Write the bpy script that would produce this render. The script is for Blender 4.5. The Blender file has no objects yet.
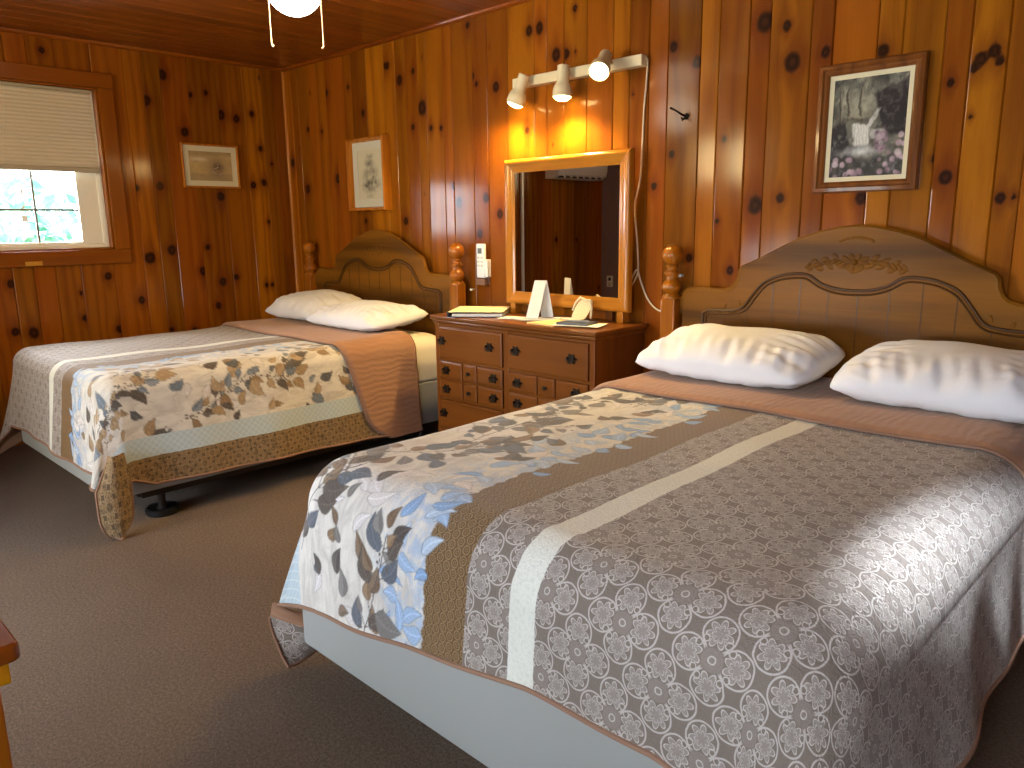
import bpy, bmesh, math, random
import numpy as np
from mathutils import Vector, Matrix
rnd = random.Random(7)
C = bpy.context.scene.collection
PI = math.pi
H = 2.3675          # ceiling height
YF = -3.93          # front wall
XR = 6.35           # right wall

# ------------------------------------------------------------------ objects
def link(o, parent=None):
    C.objects.link(o)
    if parent is not None:
        o.parent = parent
        o.matrix_parent_inverse = parent.matrix_basis.inverted()
    return o
def tag(o, label, cat, group=None):
    o['label'] = label; o['category'] = cat
    if group: o['group'] = group
    return o
def struct(o):
    o['kind'] = 'structure'; return o
def empty(name, loc, label, cat, group=None):
    o = bpy.data.objects.new(name, None); o.empty_display_size = .05
    o.location = loc; C.objects.link(o)
    return tag(o, label, cat, group)
def mesh(name, vf, mat, parent=None, smooth=True, bevel=0, segs=2, angle=35, attrs=None):
    """vf = (verts, faces); verts in world coordinates"""
    v, f = vf
    me = bpy.data.meshes.new(name)
    me.from_pydata([tuple(p) for p in v], [], [tuple(q) for q in f])
    me.validate(); 
    return finish(name, me, mat, parent, smooth, bevel, segs, angle)
def finish(name, me, mat, parent=None, smooth=True, bevel=0, segs=2, angle=35):
    me.update()
    for m in (mat if isinstance(mat, (list, tuple)) else [mat]): me.materials.append(m)
    o = bpy.data.objects.new(name, me)
    link(o, parent)
    if bevel:
        b = o.modifiers.new('bevel', 'BEVEL'); b.width = bevel; b.segments = segs; b.limit_method = 'ANGLE'; b.angle_limit = math.radians(40)
    if smooth:
        try:
            me.shade_auto_smooth if False else None
            for p in me.polygons: p.use_smooth = True
            bm = bmesh.new(); bm.from_mesh(me)
            lim = math.radians(angle)
            for e in bm.edges:
                if len(e.link_faces) == 2 and e.calc_face_angle(0) > lim: e.smooth = False
            bm.to_mesh(me); bm.free()
        except Exception: pass
    return o
class G:
    """collects shapes into one vertex/face list"""
    def __init__(s): s.v = []; s.f = []
    def add(s, v, f):
        n = len(s.v); s.v += [Vector(p) for p in v]; s.f += [tuple(i+n for i in q) for q in f]; return s
    def box(s, x0, x1, y0, y1, z0, z1, M=None):
        v = [(x0,y0,z0),(x1,y0,z0),(x1,y1,z0),(x0,y1,z0),(x0,y0,z1),(x1,y0,z1),(x1,y1,z1),(x0,y1,z1)]
        if M is not None: v = [M @ Vector(p) for p in v]
        return s.add(v, [(3,2,1,0),(4,5,6,7),(0,1,5,4),(1,2,6,5),(2,3,7,6),(3,0,4,7)])
    def lathe(s, prof, M=None, n=24):
        v = []; f = []
        for r, z in prof:
            for k in range(n):
                a = 2*PI*k/n; v.append(Vector((r*math.cos(a), r*math.sin(a), z)))
        for i in range(len(prof)-1):
            for k in range(n):
                k2 = (k+1) % n
                f.append((i*n+k, i*n+k2, (i+1)*n+k2, (i+1)*n+k))
        f.append(tuple(range(n-1, -1, -1))); f.append(tuple((len(prof)-1)*n+k for k in range(n)))
        if M is not None: v = [M @ p for p in v]
        return s.add(v, f)
    def tube(s, pts, r, n=8, closed=False):
        pts = [Vector(p) for p in pts]; m = len(pts); v = []; f = []
        up = Vector((0,0,1)); prev = None
        for i, p in enumerate(pts):
            a = pts[(i-1) % m] if (closed or i) else p; b = pts[(i+1) % m] if (closed or i < m-1) else p
            t = (b-a); t = t.normalized() if t.length > 1e-9 else Vector((1,0,0))
            if prev is None:
                u = t.orthogonal().normalized()
            else:
                u = prev - t*prev.dot(t); u = u.normalized() if u.length > 1e-6 else t.orthogonal().normalized()
            prev = u; w = t.cross(u)
            rr = r[i] if isinstance(r, (list, tuple)) else r
            for k in range(n):
                an = 2*PI*k/n; v.append(p + rr*(u*math.cos(an)+w*math.sin(an)))
        for i in range(m if closed else m-1):
            j = (i+1) % m
            for k in range(n):
                k2 = (k+1) % n; f.append((i*n+k, i*n+k2, j*n+k2, j*n+k))
        if not closed:
            f.append(tuple(range(n-1, -1, -1))); f.append(tuple((m-1)*n+k for k in range(n)))
        return s.add(v, f)
    def prism(s, poly, d0, d1, fn):
        """poly of (a,b); fn(a,b,d)->xyz"""
        n = len(poly); v = [fn(a, b, d0) for a, b in poly] + [fn(a, b, d1) for a, b in poly]
        f = [tuple(range(n-1, -1, -1)), tuple(range(n, 2*n))] + [(i, (i+1) % n, n+(i+1) % n, n+i) for i in range(n)]
        return s.add(v, f)
    def ellipsoid(s, c, r, M=None, nu=12, nv=8):
        prof = []
        v = []; f = []
        for i in range(nv+1):
            t = PI*i/nv
            for k in range(nu):
                a = 2*PI*k/nu
                p = Vector((r[0]*math.sin(t)*math.cos(a), r[1]*math.sin(t)*math.sin(a), r[2]*math.cos(t)))
                if M is not None: p = M @ p
                v.append(p + Vector(c))
        for i in range(nv):
            for k in range(nu):
                k2 = (k+1) % nu; f.append((i*nu+k, (i+1)*nu+k, (i+1)*nu+k2, i*nu+k2))
        return s.add(v, f)
    def frame(s, u0, u1, v0, v1, prof, fn):
        """mitred moulding round a rectangle; prof = [(inset, depth)...] closed profile"""
        n = len(prof); vv = []; ff = []
        for (su, sv) in ((0,0),(1,0),(1,1),(0,1)):
            for i_, d in prof:
                u = u0+i_ if su == 0 else u1-i_; w = v0+i_ if sv == 0 else v1-i_
                vv.append(fn(u, w, d))
        for c in range(4):
            c2 = (c+1) % 4
            for k in range(n):
                k2 = (k+1) % n; ff.append((c*n+k, c2*n+k, c2*n+k2, c*n+k2))
        return s.add(vv, ff)
    @property
    def vf(s): return s.v, s.f
def fix_normals(o):
    bm = bmesh.new(); bm.from_mesh(o.data); bmesh.ops.recalc_face_normals(bm, faces=bm.faces); bm.to_mesh(o.data); bm.free(); return o
def T(x, y, z): return Matrix.Translation((x, y, z))
def grid_mesh(P, name, mat, parent=None, attrs=(), uv=None, wrap=False, smooth=True, flip=False):
    """P: (m,n,3) array -> quads"""
    m, n = P.shape[:2]
    idx = np.arange(m*n).reshape(m, n)
    q = np.stack([idx[:-1,:-1], idx[1:,:-1], idx[1:,1:], idx[:-1,1:]], -1).reshape(-1, 4)
    if flip: q = q[:, ::-1]
    return raw_mesh(P.reshape(-1,3), q, name, mat, parent, attrs, uv, smooth)
def raw_mesh(V, q, name, mat, parent=None, attrs=(), uv=None, smooth=True):
    me = bpy.data.meshes.new(name)
    nf = len(q); k = q.shape[1]
    me.vertices.add(len(V)); me.vertices.foreach_set('co', np.ascontiguousarray(V, dtype=np.float32).ravel())
    me.loops.add(nf*k); me.loops.foreach_set('vertex_index', np.ascontiguousarray(q, dtype=np.int32).ravel())
    me.polygons.add(nf); me.polygons.foreach_set('loop_start', np.arange(0, nf*k, k, dtype=np.int32)); me.polygons.foreach_set('loop_total', np.full(nf, k, dtype=np.int32))
    me.polygons.foreach_set('use_smooth', np.full(nf, bool(smooth)))
    for an, kind, data in attrs:
        at = me.attributes.new(an, kind, 'POINT')
        data = np.ascontiguousarray(data, dtype=np.float32).ravel()
        at.data.foreach_set('color' if 'COLOR' in kind else ('vector' if kind == 'FLOAT_VECTOR' else 'value'), data)
    me.update(calc_edges=True); me.validate()
    for mm in (mat if isinstance(mat, (list, tuple)) else [mat]): me.materials.append(mm)
    o = bpy.data.objects.new(name, me); return link(o, parent)

# ------------------------------------------------------------------ node helper
class S:
    """socket with operators"""
    def __init__(s, nt, sock): s.nt = nt; s.k = sock
    def m(s, op, *o):
        n = s.nt.nodes.new('ShaderNodeMath'); n.operation = op
        for i, x in enumerate((s,)+o):
            if isinstance(x, S): s.nt.links.new(x.k, n.inputs[i])
            else: n.inputs[i].default_value = float(x)
        return S(s.nt, n.outputs[0])
    def __add__(s, o): return s.m('ADD', o)
    __radd__ = __add__
    def __sub__(s, o): return s.m('SUBTRACT', o)
    def __rsub__(s, o): return (s*-1)+o
    def __mul__(s, o): return s.m('MULTIPLY', o)
    __rmul__ = __mul__
    def __truediv__(s, o): return s.m('DIVIDE', o)
    def abs(s): return s.m('ABSOLUTE')
    def sin(s): return s.m('SINE')
    def cos(s): return s.m('COSINE')
    def sqrt(s): return s.m('SQRT')
    def floor(s): return s.m('FLOOR')
    def min(s, o): return s.m('MINIMUM', o)
    def max(s, o): return s.m('MAXIMUM', o)
    def pow(s, o): return s.m('POWER', o)
    def atan2(s, o): return s.m('ARCTAN2', o)
    def wrap(s, p):   # to [-p/2, p/2]
        return s.m('WRAP', p/2, -p/2)
    def gt(s, o): return s.m('GREATER_THAN', o)
    def ss(s, a, b):  # smoothstep a->b gives 0..1
        n = s.nt.nodes.new('ShaderNodeMapRange'); n.interpolation_type = 'SMOOTHSTEP'
        s.nt.links.new(s.k, n.inputs[0]); n.inputs[1].default_value = a; n.inputs[2].default_value = b
        if a > b:
            n.inputs[1].default_value = b; n.inputs[2].default_value = a; n.inputs[3].default_value = 1; n.inputs[4].default_value = 0
        return S(s.nt, n.outputs[0])
    def lin(s, a, b, c=0., d=1.):
        n = s.nt.nodes.new('ShaderNodeMapRange'); s.nt.links.new(s.k, n.inputs[0])
        for i, x in enumerate((a, b, c, d)): n.inputs[i+1].default_value = x
        return S(s.nt, n.outputs[0])
def lin(c):
    return tuple(((x/255)/12.92 if x/255 <= .04045 else ((x/255+.055)/1.055)**2.4) for x in c) + (1.,)
class Mat:
    def __init__(s, name, rough=.5, base=None, spec=.5, coat=0, coat_rough=.1, metal=0):
        s.mat = bpy.data.materials.new(name); s.mat.use_nodes = True; s.nt = s.mat.node_tree; s.nt.nodes.clear()
        s.out = s.nt.nodes.new('ShaderNodeOutputMaterial'); s.b = s.nt.nodes.new('ShaderNodeBsdfPrincipled')
        s.nt.links.new(s.b.outputs[0], s.out.inputs[0])
        s.b.inputs['Roughness'].default_value = rough; s.b.inputs['Specular IOR Level'].default_value = spec
        s.b.inputs['Coat Weight'].default_value = coat; s.b.inputs['Coat Roughness'].default_value = coat_rough; s.b.inputs['Metallic'].default_value = metal
        if base: s.b.inputs['Base Color'].default_value = base
    def node(s, t): return s.nt.nodes.new(t)
    def coord(s, kind='Object'):
        n = s.node('ShaderNodeTexCoord'); x = s.node('ShaderNodeSeparateXYZ'); s.nt.links.new(n.outputs[kind], x.inputs[0])
        return [S(s.nt, x.outputs[i]) for i in range(3)]
    def attr(s, name):
        n = s.node('ShaderNodeAttribute'); n.attribute_name = name; return S(s.nt, n.outputs['Fac'])
    def attrc(s, name):
        n = s.node('ShaderNodeAttribute'); n.attribute_name = name
        return n.outputs['Color'], S(s.nt, n.outputs['Alpha'])
    def attrv(s, name):
        n = s.node('ShaderNodeAttribute'); n.attribute_name = name
        x = s.node('ShaderNodeSeparateXYZ'); s.nt.links.new(n.outputs['Vector'], x.inputs[0])
        return [S(s.nt, x.outputs[i]) for i in range(3)]
    def vec(s, x, y, z):
        n = s.node('ShaderNodeCombineXYZ')
        for i, q in enumerate((x, y, z)):
            if isinstance(q, S): s.nt.links.new(q.k, n.inputs[i])
            else: n.inputs[i].default_value = q
        return n.outputs[0]
    def noise(s, vec, scale=1., detail=4., rough=.55, dist=0., col=False):
        n = s.node('ShaderNodeTexNoise'); s.nt.links.new(vec, n.inputs['Vector'])
        n.inputs['Scale'].default_value = scale; n.inputs['Detail'].default_value = detail; n.inputs['Roughness'].default_value = rough; n.inputs['Distortion'].default_value = dist
        return S(s.nt, n.outputs['Fac'])
    def white(s, w):
        n = s.node('ShaderNodeTexWhiteNoise'); n.noise_dimensions = '1D'; s.nt.links.new(w.k, n.inputs['W']); return S(s.nt, n.outputs['Value'])
    def mix(s, f, a, b, mode='MIX'):
        n = s.node('ShaderNodeMix'); n.data_type = 'RGBA'; n.blend_type = mode
        if isinstance(f, S): s.nt.links.new(f.k, n.inputs[0])
        else: n.inputs[0].default_value = f
        for q, i in ((a, 6), (b, 7)):
            if isinstance(q, tuple): n.inputs[i].default_value = q
            else: s.nt.links.new(q, n.inputs[i])
        return n.outputs[2]
    def color(s, c): s.nt.links.new(c, s.b.inputs['Base Color'])
    def scalec(s, c, f):
        """multiply colour by scalar socket"""
        n = s.node('ShaderNodeVectorMath'); n.operation = 'SCALE'
        if isinstance(c, tuple): n.inputs[0].default_value = c[:3]
        else: s.nt.links.new(c, n.inputs[0])
        s.nt.links.new(f.k, n.inputs['Scale']); return n.outputs[0]
    def bump(s, h, strength=.3, dist=.01, prev=None):
        n = s.node('ShaderNodeBump'); n.inputs['Strength'].default_value = strength; n.inputs['Distance'].default_value = dist
        s.nt.links.new(h.k, n.inputs['Height'])
        if prev is not None: s.nt.links.new(prev, n.inputs['Normal'])
        s.nt.links.new(n.outputs[0], s.b.inputs['Normal']); return n.outputs[0]
    def set(s, name, v):
        if isinstance(v, S): s.nt.links.new(v.k, s.b.inputs[name])
        else: s.b.inputs[name].default_value = v

def plain(name, rgb, rough=.5, var=.06, scale=60, bump=0., **kw):
    m = Mat(name, rough=rough, **kw); x, y, z = m.coord()
    n = m.noise(m.vec(x, y, z), scale, 3)
    m.color(m.scalec(lin(rgb), n*(2*var)+(1-var)))
    if bump: m.bump(n, bump, .002)
    return m.mat

def wood(name, light, dark, axis='z', scale=1., rough=.35, coat=.3, coat_rough=.12, plank=False, knots=False, ring=.55, pvar=.35, warm=None, u='x', seed=0., bands=1., spec=.12):
    """grain runs along axis. plank: uses 'pid' attribute; knots: 'kd' and 'gw' attributes"""
    m = Mat(name, rough=rough, coat=coat, coat_rough=coat_rough, spec=spec)
    x, y, z = m.coord()
    ax = {'x': x, 'y': y, 'z': z}; g = ax.pop(axis); a, b = ax.values()
    pid = None
    if plank:
        pid = m.attr('pid')
        p1 = m.white(pid*7.31+1.7); p2 = m.white(pid*3.77+9.1)
        off = p1*37.
        if knots: a = m.attr('gw')
        g = g+off; a = a+p2*11.; 
    else:
        g = g+seed; 
    slow = m.noise(m.vec(a*(5*scale), b*(5*scale), g*(.55*scale)), 1., 3, .5)
    # cathedral / straight growth rings
    ringv = ((a*(40*scale)+b*(40*scale)+slow*22.)*bands).sin()*.5+.5
    fine = m.noise(m.vec(a*(170*scale), b*(170*scale), g*(3.*scale)), 1., 5, .6)
    blotch = m.noise(m.vec(a*(9*scale), b*(9*scale), g*(1.6*scale)), 1., 4, .6)
    f = ringv.pow(1.6)*(ring*.5)+fine*.35+blotch*.45
    f = f.lin(.3, .95)
    col = m.mix(f, lin(light), lin(dark))
    if plank:
        col = m.scalec(col, p1*pvar+(1-pvar*.5))
        if warm: col = m.mix(p2*.6, col, m.scalec(lin(warm), p1*pvar+(1-pvar*.5)))
    h = fine*.5+ringv*.3
    if knots:
        kd = m.attr('kd'); kn = m.noise(m.vec(a*40., b*40., g*18.), 1., 3)
        k = kd+(kn-.5)*.7
        halo = k.ss(2.6, 1.0)
        col = m.mix(halo*.55, col, lin((96, 36, 8)))
        rings = (k*9.).sin()*.5+.5
        core = k.ss(1.15, .75)
        col = m.mix(core*.93, col, m.mix(rings*.6, lin((26, 11, 4)), lin((70, 32, 12))))
    m.color(col)
    m.bump(h, .12, .002)
    return m.mat

# ------------------------------------------------------------------ materials
M_pine = wood('knotty_pine', (160, 98, 13), (94, 46, 4), 'z', plank=True, knots=True, rough=.55, coat=.22, coat_rough=.13, warm=(120, 46, 7), pvar=.75, spec=.05)
M_ceil = wood('ceiling_pine', (140, 74, 20), (92, 44, 9), 'y', plank=True, spec=.15, rough=.4, coat=.5, coat_rough=.12, pvar=.35)
M_trim = wood('pine_trim', (150, 80, 14), (104, 48, 6), 'y', rough=.3, coat=.5)
M_trimx = wood('pine_trim_x', (136, 68, 12), (92, 40, 6), 'x', rough=.3, coat=.5)
M_trimz = wood('pine_trim_z', (186, 118, 50), (140, 76, 22), 'z', rough=.3, coat=.3)
M_casing = wood('window_casing_wood', (146, 80, 12), (108, 52, 5), 'z', rough=.3, coat=.4, ring=.3)
M_casingy = wood('window_casing_wood_y', (140, 76, 12), (104, 50, 5), 'y', rough=.3, coat=.4, ring=.3)
M_oak = wood('headboard_oak', (132, 84, 21), (76, 46, 10), 'x', rough=.5, coat=.06, spec=.08, coat_rough=.25, bands=.5, ring=.9)
M_oakshadejoint = wood('headboard_shadow_and_joint', (84, 52, 16), (54, 32, 8), 'x', rough=.4, coat=.1, spec=.2)  # moulding's shadow lines put into a darker brown; also colours the plank joints
M_post = wood('bed_post_pine', (158, 92, 18), (110, 54, 8), 'z', rough=.28, coat=.6, coat_rough=.1, scale=1.4)
M_drawer = wood('dresser_maple', (116, 66, 23), (78, 41, 11), 'x', rough=.34, coat=.4, ring=.35)
M_case = wood('dresser_maple_case', (112, 62, 21), (74, 38, 10), 'z', rough=.34, coat=.4, ring=.35)
M_mirrorframe = wood('mirror_frame_wood', (182, 116, 32), (140, 80, 15), 'z', rough=.28, coat=.5, ring=.3, scale=1.2)
M_mirrorframex = wood('mirror_frame_wood_x', (182, 116, 32), (140, 80, 15), 'x', rough=.28, coat=.5, ring=.3, scale=1.2)
M_picframe = wood('walnut_frame', (126, 74, 32), (80, 43, 16), 'z', rough=.3, coat=.22, ring=.5, scale=2)
M_picframe2 = wood('honey_frame', (184, 112, 30), (138, 74, 14), 'z', rough=.25, coat=.35, ring=.5, scale=2)
M_tabletop = wood('table_top_pine', (150, 76, 18), (104, 46, 8), 'y', rough=.2, coat=.6, coat_rough=.06)
M_tableapron = wood('table_apron_pine', (232, 158, 22), (204, 126, 10), 'x', rough=.3, coat=.5, ring=.3)
M_tableleg = wood('table_leg_pine', (206, 126, 26), (168, 90, 12), 'z', rough=.3, coat=.5)
M_white = plain('white_paint', (232, 230, 222), .4, .02)
M_vinyl = plain('white_vinyl', (238, 235, 224), .35, .02)
M_cream = plain('cream_metal', (222, 206, 168), .38, .03)
M_black = plain('black_plastic', (22, 22, 24), .35, .1)
M_darkmetal = plain('aged_iron', (46, 38, 30), .38, .15, metal=.7)
M_brass = plain('brass', (214, 160, 62), .3, .06, metal=.8)
M_cord = plain('cord_plastic', (214, 190, 150), .45, .03)
M_boxfab = plain('box_spring_fabric', (148, 149, 146), .85, .05, 400, .1)
M_mattress = plain('mattress_ticking', (226, 218, 200), .85, .04, 300, .1)
M_steel = plain('bed_frame_steel', (52, 44, 38), .45, .1, metal=.6)
M_plug = plain('rubber_cup', (26, 25, 26), .28, .1)
M_mat = plain('mat_board', (206, 196, 164), .8, .03)
M_greymat = plain('grey_mat_board', (196, 190, 172), .8, .03)
M_gold = plain('gilt_liner', (206, 168, 96), .3, .1, metal=.5)
M_binding = plain('tan_binding', (142, 108, 88), .9, .12, 500, .2)

def carpet():
    m = Mat('brown_carpet', rough=.95, spec=.1); x, y, z = m.coord()
    v = m.vec(x, y, z)
    n1 = m.noise(v, 330, 4, .7); n2 = m.noise(v, 3., 3); n3 = m.noise(v, 110, 3, .7)
    f = (n1*.6+n3*.4).lin(.34, .66)
    c = m.mix(f, lin((36, 28, 22)), lin((132, 108, 86)))
    m.color(m.scalec(c, n2*.3+.85)); m.bump(n1*.6+n3*.6, .8, .006); m.b.inputs['Sheen Weight'].default_value = .1
    return m.mat
M_carpet = carpet()
def pillowcase():
    m = Mat('white_cotton', rough=.8, base=lin((222, 222, 226)), spec=.2); x, y, z = m.coord()
    n = m.noise(m.vec(x*9., y*4., z*4.), 1., 3, .5, .6); n2 = m.noise(m.vec(x, y, z), 900, 2)
    m.color(m.scalec(lin((222, 222, 226)), n2*.06+.96)); m.bump(n*1.+n2*.01, .35, .02); m.b.inputs['Sheen Weight'].default_value = .15
    return m.mat
M_pillow = pillowcase()
def tan_cloth():
    m = Mat('tan_quilted_reverse', rough=.85, spec=.2); a, b, c = m.attrv('cl')
    n = m.noise(m.vec(a*60., b*16., 0.), 1., 2, .5, 1.5); n2 = m.noise(m.vec(a, b, 0.), 700, 2)
    m.color(m.scalec(lin((160, 118, 90)), n*.10+n2*.12+.88))
    m.bump(((a*210.+(m.noise(m.vec(a*7., b*7., 0.), 1., 2)-.5)*16.).sin()*.5+.5)*.6+n*.7, .55, .004); m.b.inputs['Sheen Weight'].default_value = .2
    return m.mat
M_tan = tan_cloth()

def quilt_mat():
    """printed bands across the cloth: cl.x = distance from the brown band's hem edge (m, positive inward), cl.y along the bed"""
    m = Mat('printed_quilt', rough=.72, spec=.3); u, w, _ = m.attrv('cl')
    x, y, z = m.coord(); P = m.vec(x, y, z)
    jit = (m.noise(m.vec(u*30., w*30., 0.), 1., 2)-.5)*.012
    weave = m.noise(m.vec(u, w, 0.), 420, 3, .7)
    # ---- medallion print: quatrefoils of ringed flowers
    def medallion(T_, lw=.0026, rot=True):
        uu, ww = u+jit*.5, w+jit*.4
        if rot: p, q = (uu+ww)*.7071, (uu-ww)*.7071
        else: p, q = uu, ww
        p = p.wrap(T_).abs(); q = q.wrap(T_).abs(); cd = (p*p+q*q).sqrt()
        p = p-T_*.245; q = q-T_*.245
        d = (p*p+q*q).sqrt(); ang = q.atan2(p)-PI*.25
        ca = ang.cos()                                    # 1 outward, -1 toward the quatrefoil centre
        R = T_*.236
        ring = (d-R*1.0).abs().ss(lw*1.2, lw*.4)*ca.ss(-.93, -.80)
        fl = (ang*3.5).cos().abs()
        pet = (fl*.40+.42)*R
        petl = (d-pet).abs().ss(lw*1.0, lw*.25)
        pet2 = (d-pet*.58).abs().ss(lw*.8, lw*.2)
        fill = d.m('LESS_THAN', pet).max(cd.ss(T_*.17, T_*.15)*.55)
        curl1 = ((p+R*.80)*(p+R*.80)+(q-R*.18)*(q-R*.18)).sqrt(); c1 = (curl1-R*.19).abs().ss(lw*.8, lw*.25)
        curl2 = ((q+R*.80)*(q+R*.80)+(p-R*.18)*(p-R*.18)).sqrt(); c2 = (curl2-R*.19).abs().ss(lw*.8, lw*.25)
        cc = (cd-T_*.05).abs().ss(lw*.9, lw*.3)
        lines = ring.max(petl).max(pet2*.8).max(c1).max(c2).max(cc)
        return lines, fill
    ml, mf = medallion(.122, .0020)
    grey = m.mix(mf*.42, lin((122, 110, 101)), lin((172, 163, 156)))
    grey = m.mix(ml*.78, grey, lin((200, 192, 186)))
    # ---- brown scale band
    p = u.wrap(.023); q = (w+(u/.023+.5).floor()*.0115).wrap(.023)
    d = (p*p+q*q).sqrt(); sc = (d-.0093).abs().ss(.0022, .0006).max((d-.0036).abs().ss(.0016, .0005)*.8)
    brown = m.mix(sc*.75, lin((100, 76, 48)), lin((150, 120, 80)))
    # ---- hem band: small medallion in tan on brown
    hl, hf = medallion(.058, .0017)
    hem = m.mix(hf*.5, lin((92, 74, 54)), lin((150, 120, 82))); hem = m.mix(hl*.85, hem, lin((164, 136, 98)))
    hem = m.mix(m.noise(P, 45, 4).ss(.48, .7)*.65, hem, lin((70, 60, 48)))
    # ---- pale blue lattice
    p = (u+w).wrap(.03).abs(); q = (u-w).wrap(.03).abs()
    la = p.ss(.003, .0008).max(q.ss(.003, .0008))
    blue = m.mix(la*.5, lin((176, 192, 200)), lin((222, 226, 222)))
    # ---- white stripe
    white = m.mix(m.noise(m.vec(u, w, 0.), 120, 3).ss(.45, .7)*.35, lin((222, 222, 212)), lin((186, 190, 182)))
    # ---- leaf ground + painted leaves from the 'print' colour attribute
    gn = m.noise(m.vec(u*22., w*9., 0.), 1., 4, .6, 1.2)
    ground = m.mix(gn.ss(.35, .7), lin((218, 213, 205)), lin((190, 184, 178)))
    bw = m.noise(m.vec(u*16., w*16., 3.), 1., 3, .6, 1.5).ss(.42, .62)*u.ss(-.24, -.06)
    ground = m.mix(bw*.75, ground, lin((158, 180, 208)))
    pc, pa = m.attrc('print')
    leafz = m.mix(pa, ground, pc)
    e = jit*.6
    def band(lo): return (u+e).ss(lo-.0012, lo+.0012)
    col = hem
    col = m.mix(band(-.66), col, blue)
    col = m.mix(band(-.57), col, leafz)
    col = m.mix((u+(m.noise(m.vec(u*10., w*26., 0.), 1., 3)-.5)*.05).ss(-.004, .004), col, brown)
    col = m.mix(band(.135), col, grey)
    col = m.mix(band(.258), col, white)
    col = m.mix(band(.326), col, grey)
    # blue leaves straying over the brown band keep the print
    over = pa*u.gt(-.02)*(u.m('LESS_THAN', .05))
    col = m.mix(over, col, pc)
    m.color(m.scalec(col, weave*.34+.83))
    # matelasse stipple
    st = m.noise(m.vec(u*60., w*60., 0.), 1., 2, .5, 2.5)
    m.bump(st+weave*.3, .75, .004)
    m.b.inputs['Sheen Weight'].default_value = .25; m.b.inputs['Sheen Roughness'].default_value = .4
    return m.mat
M_quilt = quilt_mat()

# ------------------------------------------------------------------ planked surfaces
def plank_wall(name, bounds, knots, span, place, mat, res=(.011, .015), groove=.0055, depth=.006, seed=1, holes=()):
    """bounds: sorted coordinates of board joints along a; span=(b0,b1); place(a,b,d)->xyz, d = towards the room"""
    rg = np.random.RandomState(seed)
    b0, b1 = span
    nb = max(2, int(round((b1-b0)/res[1])))
    bs = list(np.linspace(b0, b1, nb+1))
    for h in holes: bs += [h[2], h[3]]
    bs = np.array(sorted(set(np.round(bs, 5))))
    A = []; D = []; PID = []
    for i in range(len(bounds)-1):
        l, r = bounds[i], bounds[i+1]
        n = max(2, int(round((r-l-2*groove)/res[0])))
        aa = np.linspace(l+groove, r-groove, n+1)
        tilt = rg.uniform(-.0011, .0011)
        dd = np.linspace(-tilt, tilt, n+1)
        A += [l+.0004, l+groove*.35]; D += [-depth, -depth*.35]; PID += [i, i]
        A += list(aa); D += list(dd); PID += [i]*(n+1)
        A += [r-groove*.35, r-.0004]; D += [-depth*.35, -depth]; PID += [i, i]
    for h in holes:
        for e in (h[0], h[1]):
            k = int(np.argmin(np.abs(np.array(A)-e))); A[k] = e
    A = np.array(A); D = np.array(D); PID = np.array(PID)
    AA, BB = np.meshgrid(A, bs, indexing='ij'); DD = np.repeat(D[:, None], len(bs), 1); PP = np.repeat(PID[:, None], len(bs), 1)
    kd = np.full(AA.shape, 6.); gw = AA.copy()
    # random extra small pin knots on every board
    bA = np.array(bounds)
    for (ka, kb, rr) in knots:
        i = int(np.clip(np.searchsorted(bA, ka)-1, 0, len(bounds)-2))
        msk = PP == i
        rx, rz = rr*.0120, rr*.0140
        da, db = AA-ka, BB-kb
        d = np.sqrt((da/rx)**2+(db/rz)**2)
        # slight vertical flame
        d2 = np.sqrt((da/(rx*.9))**2+(db/(rz*2.6))**2)+.55
        kd = np.where(msk, np.minimum(kd, np.minimum(d, d2*1.05)), kd)
        gw = np.where(msk, gw-rx*1.1*np.tanh(da/rx)*np.exp(-(db/(rz*3.2))**2)*np.exp(-np.abs(da)/(rx*3)), gw)
    P = place(AA, BB, DD)
    m_, n_ = AA.shape
    idx = np.arange(m_*n_).reshape(m_, n_)
    q = np.stack([idx[:-1,:-1], idx[1:,:-1], idx[1:,1:], idx[:-1,1:]], -1)
    keep = np.ones(q.shape[:2], bool)
    ca = (A[:-1]+A[1:])/2; cb = (bs[:-1]+bs[1:])/2
    for h in holes:
        keep &= ~((ca[:, None] > h[0]) & (ca[:, None] < h[1]) & (cb[None] > h[2]) & (cb[None] < h[3]))
    q = q[keep]
    o = raw_mesh(P.reshape(-1,3), q, name, mat, None, (('pid', 'FLOAT', PP+seed*40.), ('kd', 'FLOAT', kd), ('gw', 'FLOAT', gw)), smooth=False)
    return struct(fix_normals_dir(o))
def fix_normals_dir(o): return o
def extra_knots(bounds, span, n, seed, avoid=None):
    rg = random.Random(seed); out = []
    for i in range(n):
        k = rg.randrange(len(bounds)-1); l, r = bounds[k], bounds[k+1]
        out.append((rg.uniform(l+.02, r-.02), rg.uniform(*span), rg.choice((.45, .55, .7, 1.2, 1.8))))
    return out

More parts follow.
